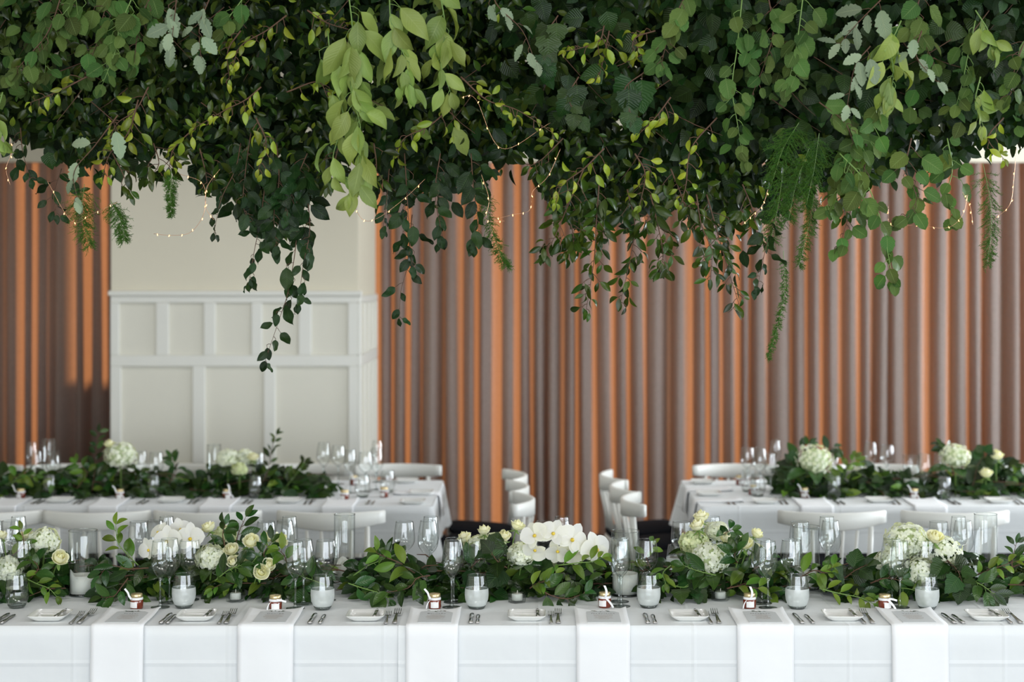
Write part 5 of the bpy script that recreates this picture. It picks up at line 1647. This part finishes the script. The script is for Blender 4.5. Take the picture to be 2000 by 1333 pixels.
# sprigs one can pick out on the tables
def sprig(pts, sp, n, size, label, seed, **kw):
    kw.setdefault('facing', (0, -.9, .7)); kw.setdefault('droop', .0); kw.setdefault('fjit', .4)
    return branch('leafy_sprig', [P(a, b, y) for a, b, y in pts], sp, n, size, label, 'leafy sprigs on the tables', 'sprig', seed=seed, **kw)
S = [
    ([(270, 1105, 6.1), (250, 1085, 6.08), (230, 1060, 6.07), (226, 1025, 6.07)], 'bright', 10, .070, 'tall camellia sprig rising between the left candle vase and orchid'),
    ([(290, 1110, 6.06), (250, 1112, 6.02), (215, 1105, 6.0), (195, 1125, 6.0)], 'glossy', 9, .085, 'glossy leaf sprig right of the leftmost candle vase'),
    ([(250, 1130, 6.03), (235, 1150, 6.0), (222, 1165, 6.0), (198, 1168, 6.0)], 'glossy', 8, .080, 'glossy leaf sprig lying behind the leftmost jam jar'),
    ([(40, 1125, 6.1), (70, 1140, 6.04), (95, 1150, 6.0), (110, 1165, 6.0)], 'bright', 8, .062, 'light leaf sprig lying left of the leftmost candle vase'),
    ([(460, 1075, 6.2), (465, 1045, 6.2), (480, 1010, 6.2)], 'glossy', 8, .080, 'upright pointed leaves at the top of the second arrangement'),
    ([(440, 1070, 6.12), (435, 1045, 6.1), (440, 1025, 6.1)], 'glossy', 7, .062, 'dark leaf rosette beside the tall rosebud, second arrangement'),
    ([(510, 1075, 6.14), (500, 1090, 6.08), (480, 1115, 6.04)], 'glossy', 8, .070, 'dark leaves among the roses of the second arrangement'),
    ([(560, 1100, 6.1), (555, 1085, 6.08), (545, 1075, 6.06)], 'bright', 5, .075, 'bright green leaf beside the second arrangement wine glasses'),
    ([(520, 1140, 6.15), (470, 1140, 6.13), (435, 1142, 6.12), (415, 1150, 6.1)], 'bright', 9, .060, 'light trailing sprig behind the left tealight'),
    ([(690, 1125, 6.12), (720, 1105, 6.1), (745, 1095, 6.1), (760, 1085, 6.1)], 'glossy', 9, .075, 'glossy leaf sprig right of the tall narrow vase'),
    ([(810, 1120, 6.1), (780, 1100, 6.06), (755, 1090, 6.05), (735, 1080, 6.05)], 'bright', 8, .080, 'sprig with one long pale leaf, left of the central arrangement'),
    ([(840, 1125, 6.05), (815, 1130, 6.02), (795, 1150, 6.0), (740, 1160, 6.0)], 'glossy', 10, .085, 'large dark leaves spilling forward left of the third jam jar'),
    ([(680, 1140, 6.05), (710, 1150, 6.02), (745, 1160, 6.0), (760, 1172, 6.0)], 'glossy', 8, .075, 'dark leaf sprig behind the third bread dish'),
    ([(990, 1110, 6.1), (970, 1095, 6.06), (960, 1080, 6.05)], 'ivy', 6, .095, 'broad dark ivy leaves below the central roses'),
    ([(1035, 1150, 6.08), (1050, 1140, 6.05), (1065, 1135, 6.03), (1085, 1120, 6.03)], 'bright', 9, .065, 'pale green sprig behind the central tealight'),
    ([(1090, 1105, 6.08), (1130, 1100, 6.05), (1155, 1098, 6.04), (1175, 1090, 6.04)], 'bright', 8, .070, 'pale green leaves under the central orchid'),
    ([(1050, 1150, 6.02), (1080, 1165, 6.0), (1110, 1170, 6.0), (1140, 1160, 6.0)], 'glossy', 9, .075, 'leaf sprig lying left of the fourth jam jar'),
    ([(1270, 1110, 6.15), (1262, 1085, 6.15), (1275, 1065, 6.15)], 'bright', 5, .055, 'small sprig standing behind the central candle vase'),
    ([(1310, 1105, 6.1), (1295, 1120, 6.05), (1300, 1140, 6.02)], 'bright', 6, .060, 'light curled leaf sprig left of the fourth arrangement'),
    ([(1440, 1100, 6.04), (1435, 1085, 6.02), (1440, 1075, 6.0)], 'glossy', 9, .085, 'dark leaf rosette in front of the fourth arrangement'),
    ([(1430, 1060, 6.16), (1415, 1045, 6.14), (1430, 1035, 6.14)], 'glossy', 6, .065, 'dark leaves behind the small rosebud, fourth arrangement'),
    ([(1315, 1145, 6.08), (1335, 1148, 6.06), (1350, 1145, 6.05), (1362, 1155, 6.04)], 'ivy', 8, .085, 'broad dark leaves lying left of the right tealight'),
    ([(1420, 1150, 6.03), (1450, 1145, 6.0), (1480, 1150, 5.98)], 'bright', 5, .085, 'pale broad leaf lying behind the fifth jam jar'),
    ([(1560, 1130, 6.1), (1590, 1115, 6.05), (1610, 1120, 6.03), (1625, 1110, 6.03)], 'bright', 11, .070, 'bright green sprig right of the fifth tumbler'),
    ([(1600, 1150, 6.03), (1640, 1160, 6.0), (1680, 1168, 5.98), (1705, 1180, 5.96)], 'bright', 9, .055, 'thin sprig trailing forward left of the sixth jam jar'),
    ([(1650, 1130, 6.1), (1670, 1115, 6.06), (1690, 1105, 6.05)], 'ivy', 6, .080, 'broad backlit leaves left of the right hydrangeas'),
    ([(1860, 1110, 6.12), (1850, 1095, 6.08), (1870, 1115, 6.04), (1880, 1140, 6.02)], 'ivy', 10, .095, 'large dark ivy leaves right of the right hydrangeas'),
    ([(1900, 1135, 6.05), (1920, 1145, 6.02), (1940, 1160, 6.0)], 'glossy', 7, .090, 'large glossy leaves lying at the right end of the table'),
    ([(1905, 1125, 6.1), (1930, 1115, 6.06), (1960, 1105, 6.05), (1990, 1095, 6.05)], 'bright', 9, .060, 'light twiggy sprig reaching the right edge'),
    ([(1975, 1120, 6.1), (1978, 1090, 6.1), (1985, 1062, 6.1)], 'glossy', 8, .060, 'upright twig with one tall leaf at the right edge'),
    ([(1750, 1150, 6.06), (1770, 1150, 6.02), (1790, 1155, 6.0)], 'bright', 4, .095, 'pale broad leaf behind the sixth setting wine glasses'),
    ([(60, 1130, 6.1), (75, 1110, 6.08), (60, 1090, 6.08)], 'glossy', 9, .075, 'dark leaves under the leftmost hydrangea'),
    ([(20, 1090, 6.15), (45, 1065, 6.14), (42, 1035, 6.14)], 'bright', 7, .055, 'small upright sprig left of the leftmost hydrangea'),
    ([(420, 1135, 6.08), (445, 1115, 6.05), (470, 1105, 6.04)], 'glossy', 10, .075, 'dark leaves under the second arrangement roses'),
    ([(530, 1120, 6.1), (515, 1085, 6.1), (530, 1060, 6.1)], 'glossy', 9, .075, 'dark leaves right of the second arrangement roses'),
    ([(920, 1110, 6.12), (935, 1095, 6.1), (960, 1085, 6.1)], 'glossy', 9, .075, 'dark leaves under the central roses, behind glasses'),
    ([(1400, 1125, 6.06), (1360, 1115, 6.04), (1335, 1105, 6.04)], 'glossy', 10, .080, 'dark leaves under the large hydrangea of the fourth arrangement'),
    ([(1470, 1115, 6.12), (1490, 1100, 6.1), (1500, 1085, 6.1)], 'glossy', 8, .07, 'dark leaves behind the fifth setting wine glasses'),
    ([(1700, 1140, 6.08), (1730, 1130, 6.05), (1760, 1135, 6.04)], 'glossy', 9, .08, 'dark leaves under the right hydrangeas'),
    ([(640, 1145, 6.12), (600, 1130, 6.1), (570, 1120, 6.1)], 'glossy', 10, .08, 'dark leaves between second arrangement and tall vase'),
    ([(180, 960, 9.0), (185, 920, 9.0), (188, 880, 9.0), (192, 845, 9.0)], 'glossy', 12, .075, 'tall leafy sprig left of the rear hydrangea'),
    ([(510, 950, 9.0), (525, 915, 9.0), (530, 880, 9.0), (540, 850, 9.0)], 'small', 14, .065, 'tall thin sprig rising before the column, rear left table'),
    ([(560, 950, 9.0), (580, 925, 9.0), (595, 905, 9.0)], 'small', 14, .07, 'bushy sprig right of the tall thin one, rear left table'),
    ([(150, 955, 8.95), (170, 925, 8.95), (150, 905, 8.95)], 'bright', 8, .09, 'pale broad leaves left of the rear hydrangea'),
    ([(330, 945, 9.0), (345, 915, 9.0), (335, 895, 9.0)], 'glossy', 8, .08, 'dark leaf sprig right of the rear hydrangea'),
    ([(20, 950, 8.95), (40, 930, 8.95), (70, 930, 8.95)], 'bright', 9, .08, 'light leaf sprig at the left end of the rear left table'),
    ([(1560, 900, 9.05), (1570, 880, 9.05), (1580, 868, 9.05)], 'glossy', 6, .085, 'dark leaves left above the rear hydrangea, right table'),
    ([(1610, 900, 9.05), (1620, 875, 9.05), (1635, 880, 9.05)], 'glossy', 7, .085, 'dark leaves right above the rear hydrangea, right table'),
    ([(1640, 950, 9.0), (1655, 915, 9.0), (1670, 895, 9.0)], 'bright', 9, .085, 'leafy sprig between vase and hydrangea, rear right table'),
    ([(1550, 950, 8.98), (1550, 920, 8.98), (1545, 905, 8.98)], 'ivy', 8, .095, 'broad dark leaves below the rear hydrangea, right table'),
    ([(1900, 950, 9.0), (1910, 910, 9.0), (1925, 885, 9.0)], 'ivy', 10, .09, 'broad dark leaves right of the far right hydrangea'),
    ([(1840, 900, 9.05), (1850, 880, 9.05), (1835, 870, 9.05)], 'glossy', 7, .08, 'pointed dark leaves left of the far right hydrangea'),
]
for i, (pt, sp_, n_, sz, lab) in enumerate(S):
    sprig(pt, sp_, n_, sz, lab, 1000 + i, stem_mat='twig' if i % 3 else 'greenstem')
# rear flowers
for i, (px, py, Y, rp, kd, lab) in enumerate([
        (236, 891, 8.98, 34, 'hyd', 'round white hydrangea on the rear left table'),
        (445, 897, 9.0, 22, 'hyd', 'white hydrangea beside the candle vase, rear left table'),
        (478, 895, 9.05, 20, 'hyd', 'white hydrangea behind the glasses, rear left table'),
        (468, 918, 8.95, 15, 'hyd_green', 'small cream hydrangea low on the rear left table'),
        (1590, 900, 8.98, 38, 'hyd', 'white hydrangea on the rear right table, nearest the aisle'),
        (1866, 893, 8.98, 31, 'hyd', 'white hydrangea on the rear right table, farther right')]):
    hydrangea(px, py, Y, rp, tb(px, Y + .03), lab, 'white hydrangeas on the rear tables', 950 + i, kd, 110, .85, True)
for i, (px, py, Y, rp, lab) in enumerate([(213, 868, 9.0, 10, 'yellow rose above the rear left hydrangea'), (495, 893, 9.0, 11, 'cream rose right of the rear left flowers'),
        (1946, 890, 9.0, 13, 'cream rose at the right edge of the rear right table'), (1926, 925, 8.95, 12, 'cream rose low at the right of the rear right table')]):
    rose(px, py, Y, rp, tb(px, Y + .03), (0, -.5, .8), lab, 'cream roses on the rear tables', 980 + i)
orchid([(1660, 925), (1690, 920), (1715, 925)], 9.1, [(1668, 928, 0, 22, 0, .2, .3), (1700, 922, 0, 20, .2, .2, -.3)], tb(1655, 9.12), 'white orchid spray on the rear right table', 5)

for lab, os_ in LABELS.items():
    if len(os_) > 1: print('DUPLICATE LABEL', lab, len(os_))
